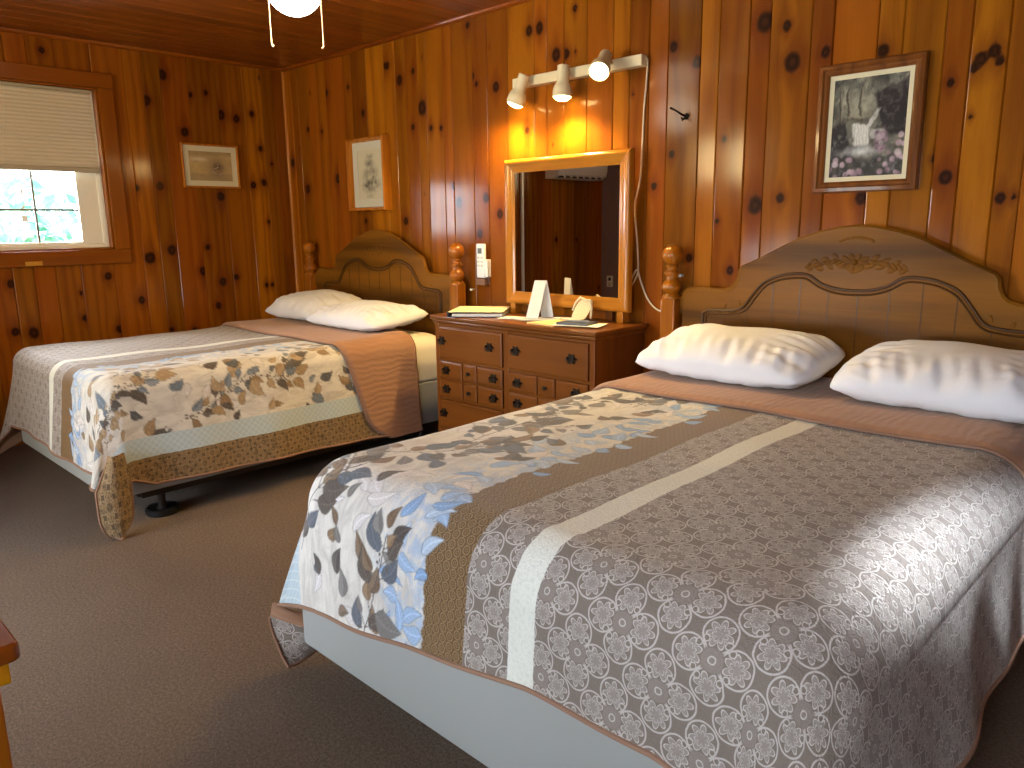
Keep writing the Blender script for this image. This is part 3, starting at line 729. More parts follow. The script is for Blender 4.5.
def paint_leaves(U, W, seed, dense, cool):
    """print on the leaf ground; U across (negative = towards hem), W along; returns (m,n,4)"""
    rg = random.Random(seed)
    col = np.zeros(U.shape+(4,)); 
    u1, w1 = U[:, 0], W
    pal = [lin((74, 66, 62)), lin((84, 74, 66)), lin((104, 82, 60)), lin((124, 98, 70)), lin((88, 94, 104)), lin((112, 108, 104))]
    if not cool: pal = [lin((84, 86, 90)), lin((158, 134, 104)), lin((164, 142, 114)), lin((136, 112, 84)), lin((108, 118, 130)), lin((86, 78, 72)), lin((152, 128, 98))]
    bl = [lin((128, 158, 196)), lin((150, 174, 204)), lin((170, 186, 206))]
    def put(msk, c, al):
        a_ = (msk*al)[..., None]; cc = np.array(c[:3]).reshape((1,)*msk.ndim+(3,))
        return cc, a_
    def window(u, w, R):
        m = (np.abs(U-u) < R) & (np.abs(W-w) < R)
        ii = np.where(m.any(1))[0]; jj = np.where(m.any(0))[0]
        if len(ii) == 0 or len(jj) == 0: return None
        return slice(ii[0], ii[-1]+1), slice(jj[0], jj[-1]+1)
    def comp(sl, msk, c, al=1.):
        a_ = np.clip(msk, 0, 1)*al; old = col[sl]; ao = old[..., 3]
        an = a_+ao*(1-a_); cc = np.array(c[:3])
        rgb = (cc*a_[..., None]+old[..., :3]*(ao*(1-a_))[..., None])/np.maximum(an, 1e-6)[..., None]
        old[..., :3] = np.where(an[..., None] > 1e-5, rgb, old[..., :3]); old[..., 3] = an; col[sl] = old
    def leaf(u, w, ang, L, Wd, c, two=False):
        sl = window(u, w, L*1.1)
        if sl is None: return
        uu = U[sl]-u; ww = W[sl]-w
        p = (uu*math.cos(ang)+ww*math.sin(ang))/L; q = (-uu*math.sin(ang)+ww*math.cos(ang))
        bend = .12*L*np.sin(np.clip(p, 0, 1)*PI)*(1 if rg.random() < .5 else -1); q = q-bend
        pc = np.clip(p, 0, 1); hw = Wd*np.sin(PI*pc**.72)*(1-.25*pc)
        d = hw-np.abs(q); d = np.where((p < 0) | (p > 1), -1, d)
        k = .0016
        comp(sl, d/k*.5+.5, c)
        vein = np.exp(-(np.abs(q)/.0016)**2)*(p > .02)*(p < .92)
        comp(sl, np.clip(vein, 0, 1)*np.clip(d/k, 0, 1), tuple(min(1, x*1.7+.05) for x in c[:3]), .55)
        sv = np.exp(-((((p*L-np.abs(q)*.9) % .013)-.0065)/.0018)**2)*np.clip(d/k, 0, 1)
        comp(sl, sv, tuple(min(1, x*1.5+.03) for x in c[:3]), .3)
        if two: comp(sl, np.clip(d/k, 0, 1)*(q > 0), tuple(min(1, x*1.35+.06) for x in c[:3]), .6)
        edge = np.exp(-(d/.0014)**2); comp(sl, edge, tuple(x*.55 for x in c[:3]), .6)
    def stem(pts, r, c):
        for i in range(len(pts)-1):
            p0, p1 = pts[i], pts[i+1]; m = ((p0[0]+p1[0])/2, (p0[1]+p1[1])/2); R = math.dist(p0, p1)/2+.006
            sl = window(m[0], m[1], R)
            if sl is None: continue
            uu, ww = U[sl]-p0[0], W[sl]-p0[1]; dx, dy = p1[0]-p0[0], p1[1]-p0[1]; l2 = dx*dx+dy*dy+1e-12
            t = np.clip((uu*dx+ww*dy)/l2, 0, 1); d = np.hypot(uu-t*dx, ww-t*dy)
            comp(sl, (r-d)/.0014+.5, c)
    wmin, wmax = float(W.min()), float(W.max())
    # pale blue shadow leaves near the brown band
    for k in range(int(46*dense)):
        u = -abs(rg.gauss(.0, .07))+.012; w = rg.uniform(wmin, wmax)
        leaf(u, w, rg.uniform(-.6, 3.7), rg.uniform(.05, .09), rg.uniform(.014, .026), rg.choice(bl))
    # ghost outlines
    for k in range(int(30*dense)):
        leaf(rg.uniform(-.55, -.06), rg.uniform(wmin, wmax), rg.uniform(0, 6.28), rg.uniform(.06, .1), rg.uniform(.016, .026), lin((206, 200, 198)))
    for k in range(int(70*dense)):
        L_ = rg.uniform(.045, .085); leaf(rg.uniform(-.60, -.10), rg.uniform(wmin, wmax), rg.uniform(.2, 2.6), L_, L_*rg.uniform(.26, .36), rg.choice(pal), rg.random() < .4)
    # branches: each starts near the hem side and climbs towards the head and the middle
    nb = int((wmax-wmin)/.26*dense)+1
    for k in range(nb):
        w = wmin+(k+.3*rg.random())*(wmax-wmin)/nb; u = rg.uniform(-.56, -.40) if k % 2 else rg.uniform(-.40, -.2)
        ang = rg.uniform(.25, 1.25) if k % 2 else rg.uniform(1.2, 2.3)
        pts = [(u, w)]; nst = rg.randint(7, 10)
        for i in range(nst):
            ang += rg.uniform(-.22, .22); st = .042
            u += st*math.cos(ang); w += st*math.sin(ang)
            if u > -.05: break
            pts.append((u, w))
        stem(pts, .0018, lin((92, 84, 80)) if cool else lin((120, 100, 84)))
        for i in range(1, len(pts)):
            pu, pw = pts[i]; a0 = math.atan2(pts[i][1]-pts[i-1][1], pts[i][0]-pts[i-1][0])
            for sgn in (-1, 1):
                if rg.random() < .25: continue
                al = a0+sgn*rg.uniform(.5, 1.1); sl_ = rg.uniform(.015, .04)
                bu, bw = pu+sl_*math.cos(al), pw+sl_*math.sin(al)
                stem([(pu, pw), (bu, bw)], .0013, lin((96, 88, 84)))
                big = rg.random()
                L_ = rg.uniform(.062, .100) if big > .3 else rg.uniform(.04, .055)
                leaf(bu, bw, al+rg.uniform(-.4, .4), L_, L_*rg.uniform(.26, .36), rg.choice(pal), rg.random() < .4)
            if rg.random() < .25:   # berries
                for j in range(4):
                    stem([(pu+rg.uniform(-.03, .03), pw+rg.uniform(-.03, .03))]*2, .0045, lin((90, 82, 78)))
    return col

def make_quilt(name, label, x0, x1, yf, r, hemL, hemR, hemF, yfold, uo, sgn, res, seed, dense, cool, foldL, foldR, Tz=TZ, kL=.17, kR=.17):
    """hemL/hemR(b)-> z of side hems, hemF(a) -> z of foot hem; u = sgn*(a-uo)"""
    root = empty(name, ((x0+x1)/2, yf/2, Tz), label, 'quilt')
    xl, xr, yb = x0+r, x1-r, yf+r; q = r*PI/2
    depth = lambda hz: q+(Tz-r-hz)
    def axis(lo, hi, fine):  # flat part samples, denser in the leaf zone
        out = [lo]
        while out[-1] < hi:
            u = sgn*(out[-1]-uo); st = res if -.60 < u < .06 else max(res*1.8, .007)
            out.append(out[-1]+st*(1 if True else 1))
        out[-1] = hi; return np.array(out)
    af = axis(xl, xr, True)
    sideL = np.linspace(1, 0, int(.55/(res*1.2))+1)[:-1]; sideR = np.linspace(0, 1, int(.55/(res*1.2))+1)[1:]
    bf = np.arange(yb, yfold+res*.5, res*1.1); foot = np.linspace(1, 0, int(.55/(res*1.2))+1)[:-1]
    nB = len(foot)+len(bf); bnom = np.concatenate([np.full(len(foot), yb), bf])
    DL = np.array([depth(hemL(b)) for b in bnom]); DRr = np.array([depth(hemR(b)) for b in bnom])
    def build(sl, sr, af, bf, ft):
        bn = np.concatenate([np.full(len(ft), yb), bf]); DL = np.array([depth(hemL(b)) for b in bn]); DRr = np.array([depth(hemR(b)) for b in bn])
        A = np.concatenate([xl-sl[:, None]*DL[None], np.repeat(af[:, None], len(bn), 1), xr+sr[:, None]*DRr[None]], 0)
        an = np.concatenate([np.full(len(sl), xl), af, np.full(len(sr), xr)]); DF = np.array([depth(hemF(a)) for a in an])
        Bm = np.concatenate([yb-ft[None]*DF[:, None], np.repeat(bf[None], len(an), 0)], 1)
        # round the cloth's corners
        p = np.concatenate([sl, np.zeros(len(af)), sr])[:, None]; t = np.concatenate([ft, np.zeros(len(bf))])[None]
        kk = np.where(np.arange(len(an)) < len(sl), kL, kR)[:, None]; k1 = np.sqrt(1-kk*t*t*(p > 0)); k2 = np.sqrt(1-kk*p*p*(t > 0))
        A = np.where(A < xl, xl-(xl-A)*k1, np.where(A > xr, xr+(A-xr)*k1, A)); Bm = np.where(Bm < yb, yb-(yb-Bm)*k2, Bm)
        mid = (x0+x1)/2
        PL = drape(A, Bm, x0, x1, yf, Tz, r, *foldL, seed=seed); PR = drape(A, Bm, x0, x1, yf, Tz, r, *foldR, seed=seed)
        return A, Bm, np.where((A < mid)[..., None], PL, PR)
    A, Bm, P = build(sideL, sideR, af, bf, foot)
    U = sgn*(A-uo)
    if sgn > 0: U = np.where(U < -.45, -.45+(U+.45)*.58, U)
    # for printing use a separable approximation where possible
    pr = np.zeros(A.shape+(4,)); rows = np.where((U > -.62).any(1) & (U < .08).any(1))[0]; s0, s1 = rows[0], rows[-1]+1
    pr[s0:s1] = paint_leaves(U[s0:s1], sgn*Bm[s0:s1] if sgn > 0 else Bm[s0:s1], seed, dense, cool)
    cl = np.stack([U, Bm, np.zeros_like(U)], -1)
    face = grid_mesh(P, 'printed_face', M_quilt, root, (('cl', 'FLOAT_VECTOR', cl), ('print', 'FLOAT_COLOR', pr)))
    c = lambda x, k: np.unique(np.concatenate([x[::k], x[-1:]]))
    A2, B2, P2 = build(c(sideL, 4)[::-1], c(sideR, 4), c(af, 4), c(bf, 4), c(foot, 4)[::-1])
    # lining hangs just inside the printed face
    n_ = offset_in(P2, -.007); 
    lining = grid_mesh(n_, 'lining', M_tan, root, (('cl', 'FLOAT_VECTOR', np.stack([A2, B2, A2*0], -1)),), flip=True)
    # bound edge around the hem: down the left side, round the foot, up the right side
    path = np.concatenate([P[0, ::-1], P[:, 0][1:], P[-1][1:]], 0)[::3]
    mesh('hem_binding', G().tube([Vector(p)+Vector((0, 0, .001)) for p in path], .0058, 6).vf, M_binding, root)
    return root
# left bed : right side hangs low, foot hem short
ql = make_quilt('quilt', 'leaf print quilt with brown patterned hem on the bed by the window', LX0, LX1, LYF, .085,
    lambda b: .16, lambda b: np.interp(b, (-2.0, -1.85, -1.36, -.6), (.235, .17, .165, .135)), lambda a: np.interp(a, (.5, 1.87), (.245, .235)),
    -.62, 1.53, -1., .0062, 11, 1.15, False, (.22, PI/4, .8), (.20, PI*.30, .8), kR=.45)
qr_ = make_quilt('quilt', 'grey medallion quilt with a white stripe on the near bed', RX0, RX1, RYF, .135,
    lambda b: .17, lambda b: .20, lambda a: np.interp(a, (3.35, 3.94, 4.3, 4.6, 4.95), (.225, .317, .365, .378, .30)),
    -.62, 3.99, 1., .0036, 31, 1.4, True, (.26, PI*.22, .8), (.25, PI/4, .8), kL=.5)

def tucked_corner(root):
    # tip of the quilt's corner hanging to the carpet: lining above, printed tip below
    a = np.linspace(0, 1, 26)[:, None]; t = np.linspace(0, 1, 30)[None]
    def surf(off):
        cx = 3.366+.145*(a-.36)*(1.15-.55*np.abs(t-.45)**1.2*1.2)*np.sqrt(np.clip(1.02-t**3, 0, 1))*1.25*np.minimum(1, .6+1.3*t)
        y = -2.088+.13*a-.02*np.sin(a*PI)*(1-t)+.02*t+off
        z = .212-.199*t-.06*(1-t)*a+.07*np.clip(t-.2, 0, 1)*a**2
        return np.stack([cx+0*t, y+0*t, np.maximum(z, .008)], -1)
    P = surf(0.)
    cl = np.stack([.62+.20*t+0*a, .2*a+0*t, 0*a*t], -1)
    ts = 9
    grid_mesh(P[:, ts-1:], 'tucked_corner', M_quilt, root, (('cl', 'FLOAT_VECTOR', cl[:, ts-1:]), ('print', 'FLOAT_COLOR', np.zeros(P[:, ts-1:].shape[:2]+(4,)))))
    grid_mesh(P[:, :ts], 'turned_lining', M_tan, root, (('cl', 'FLOAT_VECTOR', cl[:, :ts]),))
    grid_mesh(surf(.006), 'corner_backing', M_tan, root, (('cl', 'FLOAT_VECTOR', cl),), flip=True)
    mesh('corner_binding', G().tube([tuple(p) for p in np.concatenate([P[0, ts:], P[1:, -1], P[-1, ::-1][1:18]], 0)], .005, 6).vf, M_binding, root)
tucked_corner(qr_)
def hanging_tip(root):
    a = np.linspace(0, 1, 26)[:, None]; t = np.linspace(0, 1, 36)[None]
    w = np.sqrt(np.clip(1-np.clip((t-.72)/.29, 0, 1)**2, 0, 1))
    def surf(off):
        y = -2.035+(.118+.02*np.sin(t*PI))*(a-.5)*w*np.where(a < .5, np.minimum(1, .05+t/.42), 1.)-.012*t
        x = 1.925+.045*t**.7+.026*np.sin(a*PI)-.03*(a-.5)**2+off+0*t
        z = .345-.338*t+.02*(a-.5)*t
        return np.stack([x, y, np.maximum(z, .006)], -1)
    P = surf(0.); cl = np.stack([-.68-.17*t+0*a, .15*a+0*t, 0*a*t], -1)
    grid_mesh(P, 'hanging_corner', M_quilt, root, (('cl', 'FLOAT_VECTOR', cl), ('print', 'FLOAT_COLOR', np.zeros(P.shape[:2]+(4,)))))
    grid_mesh(surf(-.007), 'corner_backing', M_tan, root, (('cl', 'FLOAT_VECTOR', cl),), flip=True)
    mesh('corner_binding', G().tube([tuple(p) for p in np.concatenate([P[0, 6:], P[1:, -1], P[-1, ::-1][1:24]], 0)], .005, 6).vf, M_binding, root)
hanging_tip(ql)
def folded_end(root, x0, x1, r, Tz, ylo, yhi, hemR, hemL, slant=0., name='folded_back_end'):
    """reverse side of the quilt folded down near the pillows"""
    xl, xr = x0+r, x1-r; q = r*PI/2; res = .012
    sL = np.linspace(1, 0, 40)[:-1]; sR = np.linspace(0, 1, 60)[1:]; af = np.arange(xl, xr, res*1.5); af[-1] = xr
    DL, DR_ = q+Tz-r-hemL, q+Tz-r-hemR
    a = np.concatenate([xl-sL*DL, af, xr+sR*DR_]); p = np.concatenate([sL*0, af*0, sR])
    t = np.linspace(0, 1, 46)
    lo = ylo+slant*p+.11*np.maximum(0, (p-.72)/.28)**2.6
    hi = yhi+0*p
    A = np.repeat(a[:, None], len(t), 1); B = lo[:, None]+(hi-lo)[:, None]*t[None]
    # round the two free corners a little
    P = drape(A, B, x0, x1, -5., Tz, r, 0., PI/4, .35, .06, 2.)
    lift = .013*np.minimum(1, np.minimum(t, 1-t)/.03)[None]*np.ones_like(A)
    P = offset_in(P, 1.); Pn = P-drape(A, B, x0, x1, -5., Tz, r, 0., PI/4, .35, .06, 2.)
    base = drape(A, B, x0, x1, -5., Tz, r, 0., PI/4, .35, .06, 2.)
    top = base+Pn*(lift+.004)[..., None]; bot = base+Pn*.002
    grid_mesh(top, name, M_tan, root, (('cl', 'FLOAT_VECTOR', np.stack([A, B, A*0], -1)),))
    edge = np.concatenate([top[::-1, 0][:], top[0][1:], top[:, -1][1:]], 0)[::2]
    ring = np.concatenate([top[:, 0], top[-1][1:], top[::-1, -1][1:], top[0, ::-1][1:-1]], 0)[::2]
    mesh('fold_binding', G().tube([Vector(p_) for p_ in ring], .0055, 6, closed=True).vf, M_binding, root)
folded_end(ql, LX0, LX1, .085, TZ+.004, -.875, -.385, .12, .2, .16)
folded_end(qr_, RX0, RX1, .135, TZ+.004, -.80, -.15, .22, .3, .02)

# ---- pillows
def pillow(label, cx, cy, cz, w, d, th, rz, tilt, seed, roll=0., group=None):
    n, m = 72, 48
    u = np.linspace(-1, 1, n)[:, None]; v = np.linspace(-1, 1, m)[None]
    rg = np.random.RandomState(seed)
    def half(s):
        e = np.maximum(0, (1-np.abs(u)**3.2))**.5*np.maximum(0, (1-np.abs(v)**2.8))**.5
        X = u*w/2*np.sqrt(1-.16*v**4); Y = v*d/2*np.sqrt(1-.20*u**4)*(1-.05*(1-u**2))
        Z = s*th/2*e
        ph = rg.uniform(0, 6.28, 6)
        wr = .0035*np.sin(u*5+v*3+ph[0])+.0025*np.sin(u*9-v*6+ph[1])
        crease = .0055*np.exp(-((v+.78)/.2)**2)*np.sin(u*19+ph[3]+2*v)+.006*np.exp(-((u-.82)/.16)**2)*np.sin(v*12+ph[4])+.006*np.exp(-((u+.82)/.16)**2)*np.sin(v*10+ph[5])
        crease = crease+.0035*np.exp(-((v+.6)/.3)**2)*np.sin(u*41+v*9+ph[1])+.003*np.exp(-((np.abs(u)-.7)/.25)**2)*np.sin(v*27+u*8+ph[2])
        Z = Z+(wr+crease)*np.minimum(1, e*2.)
        if s < 0: Z = Z*.62
        return np.stack([X+0*Z, Y+0*Z, Z], -1)
    top, bot = half(1), half(-1)
    V = np.concatenate([top.reshape(-1, 3), bot.reshape(-1, 3)]); idx = np.arange(n*m).reshape(n, m)
    q1 = np.stack([idx[:-1,:-1], idx[1:,:-1], idx[1:,1:], idx[:-1,1:]], -1).reshape(-1, 4); q2 = q1[:, ::-1]+n*m
    Mx = T(cx, cy, cz) @ Matrix.Rotation(rz, 4, 'Z') @ Matrix.Rotation(tilt, 4, 'X') @ Matrix.Rotation(roll, 4, 'Y')
    R = np.array(Mx); V = V @ R[:3, :3].T+R[:3, 3]
    # sag onto the bed
    zmin = TZ+.027
    V[:, 2] = np.where(V[:, 2] < zmin, zmin+(V[:, 2]-zmin)*.03, V[:, 2])
    o = raw_mesh(V, np.concatenate([q1, q2]), 'pillow', M_pillow)
    bm = bmesh.new(); bm.from_mesh(o.data); bmesh.ops.remove_doubles(bm, verts=bm.verts, dist=.0015); bm.to_mesh(o.data); bm.free()
    for p in o.data.polygons: p.use_smooth = True
    tag(o, label, 'pillow', group)
    return o
pillow('white pillow on the near bed, against the left post of its headboard', 3.815, -.36, .742, .71, .47, .20, -.02, .14, 3)
pillow('white pillow on the near bed, cut off by the right edge of the photo', 4.575, -.34, .742, .70, .48, .205, -.02, .14, 5)
pillow('white pillow on the window-side bed, in the corner by the window wall', .755, -.33, .745, .61, .46, .18, .0, .16, 8)
pillow('white pillow on the window-side bed, overlapping its neighbour beside the dresser', 1.42, -.385, .728, .72, .46, .16, .03, .10, 12)

# ------------------------------------------------------------------ dresser
dr = empty('dresser', (2.62, -.21, 0), 'brown maple double dresser between the two beds', 'dresser')
DXL, DXR, DYF, DZ = 2.07, 3.155, -.398, .79
g = G(); g.box(DXL, DXR, DYF+.015, -.02, .07, DZ-.022)
mesh('carcass', g.vf, M_case, dr, bevel=.003)
mesh('top', G().box(DXL-.02, DXR+.02, DYF-.022, -.012, DZ-.024, DZ).vf, M_drawer, dr, bevel=.007, segs=3)
mesh('top_moulding', G().box(DXL-.01, DXR+.01, DYF-.010, -.02, DZ-.042, DZ-.024).vf, M_drawer, dr, bevel=.006, segs=3)
mesh('plinth', G().box(DXL-.006, DXR+.006, DYF, -.03, 0, .165).vf, M_drawer, dr, bevel=.006)
for x0, x1 in ((DXL, DXL+.03), (2.585, 2.622), (DXR-.03, DXR)): mesh('face_frame', G().box(x0, x1, DYF, DYF+.02, .165, DZ-.042).vf, M_case, dr, bevel=.002)
for zz in (.173, .343, .553, .738): mesh('face_rail', G().box(DXL+.028, DXR-.028, DYF+.003, DYF+.02, zz-.008, zz+.008).vf, M_drawer, dr, bevel=.002)
def pull(parent, x, z, y, s=1.):
    pts = []
    for k in range(40):
        a = 2*PI*k/40; r = .0225+.0055*math.cos(6*a)+.002*math.cos(2*a)
        pts.append((x+s*r*1.15*math.cos(a), z+s*r*math.sin(a)))
    g = G().prism(pts, y, y-.0035, lambda a, b, d: (a, d, b))
    for sx in (-1, 1): g.lathe([(.005, 0), (.006, .006), (.004, .012)], T(x+sx*.019*s, y-.003, z+.004*s) @ Matrix.Rotation(PI/2, 4, 'X'), 8)
    g.tube([(x-.019*s, y-.013, z+.004*s), (x-.017*s, y-.016, z-.010*s), (x-.008*s, y-.018, z-.017*s), (x+.008*s, y-.018, z-.017*s), (x+.017*s, y-.016, z-.010*s), (x+.019*s, y-.013, z+.004*s)], .0028, 6)
    return fix_normals(mesh('handle', g.vf, M_darkmetal, parent))
def panel(g, x0, x1, z0, z1, y):
    """raised bevelled drawer face"""
    v = []
    for ins, d in ((0, 0), (0, -.010), (.010, -.014), (.014, -.014)):
        v += [(x0+ins, y+d, z0+ins), (x1-ins, y+d, z0+ins), (x1-ins, y+d, z1-ins), (x0+ins, y+d, z1-ins)]
    f = [(12, 13, 14, 15)]
    for i in range(3):
        for k in range(4):
            k2 = (k+1) % 4; f.append((i*4+k, i*4+k2, (i+1)*4+k2, (i+1)*4+k))
    g.add(v, f)
for cx0, cx1, hx in ((DXL+.034, 2.581, (2.134, 2.497)), (2.626, DXR-.034, (2.678, 3.03))):
    yb = DYF+.004
    for z0, z1, zp in ((.561, .730, .655), (.181, .335, .262)):
        g = G(); panel(g, cx0, cx1, z0, z1, yb); dwr = mesh('drawer', g.vf, M_drawer, dr, smooth=False)
        for hx_ in hx: pull(dwr, hx_, zp, yb-.014)
    g = G(); w = (cx1-cx0); e = .015
    zs = ((.351, .443), (.453, .545)); xs = ((cx0, cx0+.375*w), (cx0+.395*w, cx0+.605*w), (cx0+.625*w, cx1))
    for z0, z1 in zs:
        for a, b in xs: panel(g, a, b, z0, z1, yb)
    g.box(cx0, cx1, yb-.004, yb+.004, .351, .545)
    dwr = mesh('drawer', g.vf, M_drawer, dr, smooth=False)
    for z0, z1 in zs:
        zc = (z0+z1)/2
        for a, b in (xs[0], xs[2]): pull(dwr, (a+b)/2+(-.03 if a == cx0 else .03), zc, yb-.014)
        xc = (xs[1][0]+xs[1][1])/2
        mesh('knob', G().lathe([(.005, 0), (.005, .008), (.010, .012), (.011, .017), (.006, .021)], T(xc, yb-.013, zc) @ Matrix.Rotation(PI/2, 4, 'X'), 14).vf, M_darkmetal, dwr)

# ------------------------------------------------------------------ mirror
mi = empty('mirror', (2.715, -.06, .80), 'large mirror in a honey wood frame standing on the dresser', 'mirror')
mx0, mx1, mz0, mz1 = 2.315, 3.118, .842, 1.582
fm = lambda u, v, d: (u, -.075-d, v)
prof = [(0, 0), (0, .022), (.006, .03), (.018, .033), (.028, .028), (.040, .030), (.058, .018), (.066, .018), (.066, 0)]
for i, (nm, mt) in enumerate((('frame_rail', M_mirrorframex), ('frame_stile', M_mirrorframe), ('frame_rail', M_mirrorframex), ('frame_stile', M_mirrorframe))):
    full = G().frame(mx0, mx1, mz0, mz1, prof, fm); n = len(prof)
    fs = full.f[i*n:(i+1)*n]; used = sorted({q for f in fs for q in f}); mp = {q: k for k, q in enumerate(used)}
    fix_normals(mesh(nm, ([full.v[q] for q in used], [tuple(mp[q] for q in f) for f in fs]), mt, mi, angle=50))
m = Mat('mirror_silver', rough=.02, base=(.78, .78, .76, 1), metal=1.); x, y, z = m.coord(); m.set('Roughness', m.noise(m.vec(x, y, z), 3, 2)*.01+.008)
mesh('mirror_glass', G().box(mx0+.055, mx1-.055, -.092, -.088, mz0+.055, mz1-.055).vf if False else G().add([fm(mx0+.055, mz0+.055, .0165), fm(mx1-.055, mz0+.055, .0165), fm(mx1-.055, mz1-.055, .0165), fm(mx0+.055, mz1-.055, .0165)], [(0, 1, 2, 3)]).vf, m.mat, mi, smooth=False)
mesh('backing_board', G().box(mx0+.02, mx1-.02, -.076, -.066, mz0+.02, mz1-.02).vf, M_case, mi)
for xx in (mx0+.05, mx1-.05): mesh('foot', G().box(xx-.018, xx+.018, -.10, -.05, .789, .85).vf, M_mirrorframe, mi, bevel=.003)
for xx in (mx0+.14, mx1-.14): mesh('support_arm', G().box(xx-.02, xx+.02, -.066, -.05, .5, 1.2).vf if False else G().box(xx-.02, xx+.02, -.066, -.045, .792, 1.2).vf, M_case, mi)

# ------------------------------------------------------------------ things on the dresser
def quad_slab(name, p, th, mat, label=None, cat=None, parent=None, bevel=.001, z=DZ+.0005):
    n = len(p); g = G().prism([(a, b) for a, b in p], z, z+th, lambda a, b, d: (a, b, d)); o = fix_normals(mesh(name, g.vf, mat, parent, bevel=bevel)); 
    if label: tag(o, label, cat)
    return o
M_paper = plain('cream_paper', (226, 208, 162), .8, .03)
M_papw = plain('white_paper', (224, 222, 214), .8, .03)
M_papb = plain('blue_grey_paper', (150, 158, 172), .6, .15, 40)
M_navy = plain('navy_vinyl', (40, 46, 62), .4, .1)
M_yel = plain('yellow_paper', (222, 190, 122), .8, .03)
M_ltblue = plain('pale_blue_paper', (184, 194, 204), .6, .12, 40)
bi = empty('binder', (2.26, -.24, DZ), 'cream covered ring binder with dark spine at the left end of the dresser', 'binder')
Rb = T(2.255, -.248, DZ) @ Matrix.Rotation(math.radians(36), 4, 'Z') @ Matrix.Diagonal((1.14, 1.14, 1, 1))
def bbox(g, *a): return g.box(*a, M=Rb)
o = mesh('cover', G().box(-.115, .135, -.135, .115, .0265, .0295, M=Rb).vf, M_paper, bi, bevel=.001)
mesh('bottom_cover', G().box(-.115, .135, -.135, .115, .001, .004, M=Rb).vf, M_navy, bi, bevel=.001)
mesh('pages', G().box(-.10, .13, -.128, .108, .0042, .018, M=Rb).vf, M_papw, bi)
mesh('spine', G().box(-.121, -.113, -.135, .115, .001, .0295, M=Rb).vf, M_navy, bi, bevel=.002)
# folded tent card
tc = empty('tent_card', (2.65, -.235, DZ), 'tall folded white tent card standing before the mirror', 'card')
P0 = Vector((2.612, -.262, DZ+.001)); ex = Vector((.060, .024, 0)); lean = Vector((.012, .055, .185)); back = Vector((.03, .125, .0))
def sheet(a, b, c, d, th=.0012):
    n_ = (b-a).cross(d-a).normalized()*th
    return G().add([a, b, c, d, a+n_, b+n_, c+n_, d+n_], [(3, 2, 1, 0), (4, 5, 6, 7), (0, 1, 5, 4), (1, 2, 6, 5), (2, 3, 7, 6), (3, 0, 4, 7)])
zoff = DZ+.006
P0.z = zoff
mesh('front_panel', sheet(P0, P0+ex, P0+ex+lean, P0+lean).vf, M_papw, tc, smooth=False)
q0 = P0+Vector((.028, .085, 0)); mesh('back_panel', sheet(P0+lean, P0+lean+ex, q0+ex, q0).vf, M_papw, tc, smooth=False)
M_ink = plain('faded_print_ink', (176, 164, 146), .8, .1)
g = G()
for k in range(4):
    c = P0+lean*(.88-.045*k); nn = ex.cross(lean).normalized()*.0011
    a = c+ex*.2-nn*.0; b = c+ex*(.75-.1*(k % 2)); h = lean*.016; off = -ex.cross(lean).normalized()*.0006
    g.add([a+off, b+off, b+h+off, a+h+off], [(0, 1, 2, 3)])
mesh('printed_lines', g.vf, M_ink, tc, smooth=False)
quad_slab('brochure', [(2.48, -.335), (2.70, -.27), (2.665, -.165), (2.45, -.23)], .0025, M_ltblue, 'pale blue brochure lying flat under the tent card', 'brochure')
quad_slab('leaflet', [(2.62, -.335), (2.80, -.255), (2.755, -.15), (2.575, -.228)], .002, M_papb, 'grey-blue leaflet overlapping the pale blue brochure', 'leaflet', z=DZ+.0034)
quad_slab('notepad', [(2.735, -.385), (2.905, -.395), (2.965, -.235), (2.79, -.215)], .008, M_yel, 'yellow notepad lying in the middle of the dresser', 'notepad')
quad_slab('envelope', [(2.70, -.185), (2.86, -.14), (2.84, -.06), (2.68, -.105)], .003, M_papw, 'white envelope near the foot of the mirror', 'envelope', z=DZ+.0012)
quad_slab('booklet', [(2.905, -.37), (3.06, -.335), (3.035, -.225), (2.885, -.262)], .010, M_navy, 'dark navy booklet near the right end of the dresser', 'booklet', z=DZ+.0088)
quad_slab('sheet_of_paper', [(2.90, -.415+.02), (3.12, -.33), (3.075, -.20), (2.86, -.25)], .0016, M_papw, 'white sheet of paper under the navy booklet', 'paper', z=DZ+.007)
pn = empty('pen', (2.97, -.30, DZ+.02), 'slim grey pen lying on the navy booklet', 'pen')
a, b = Vector((2.915, -.315, DZ+.0232)), Vector((3.035, -.285, DZ+.0232))
mesh('barrel', G().tube([a, a.lerp(b, .1), b], [.0016, .0042, .0042], 8).vf, plain('pen_grey', (150, 152, 156), .3), pn)
mesh('clip', G().tube([b+Vector((0, 0, .005)), a.lerp(b, .65)+Vector((0, 0, .006))], .0012, 6).vf, M_darkmetal, pn)
# pale bow-tied tag leaning on the mirror
hg = empty('hang_tag', (2.87, -.2, DZ), 'cream card tag tied with a ribbon bow before the mirror', 'tag')
c0 = Vector((2.842, -.20, DZ+.004)); tx = Vector((.078, .02, 0)); tl = Vector((.028, .045, .105))
pts = []
for k in range(24):
    a = 2*PI*k/24; s = math.copysign(abs(math.cos(a))**.6, math.cos(a)); t = math.copysign(abs(math.sin(a))**.6, math.sin(a)); pts.append((s*.5+.5, t*.5+.5))
nn = tx.cross(tl).normalized()*.004
fix_normals(mesh('card', G().prism(pts, 0, 1, lambda a, b, d: tuple(c0+tx*a+tl*b+nn*(d-.5))).vf, M_paper, hg))
top = c0+tx*.55+tl*.93
def bow(pts, r): return G().tube(pts, r, 6).vf
mesh('ribbon', bow([top, top+Vector((-.035, -.01, .014)), top+Vector((-.06, -.015, -.012)), top+Vector((-.075, -.02, -.05))], [.006, .007, .006, .004]), M_cream, hg)
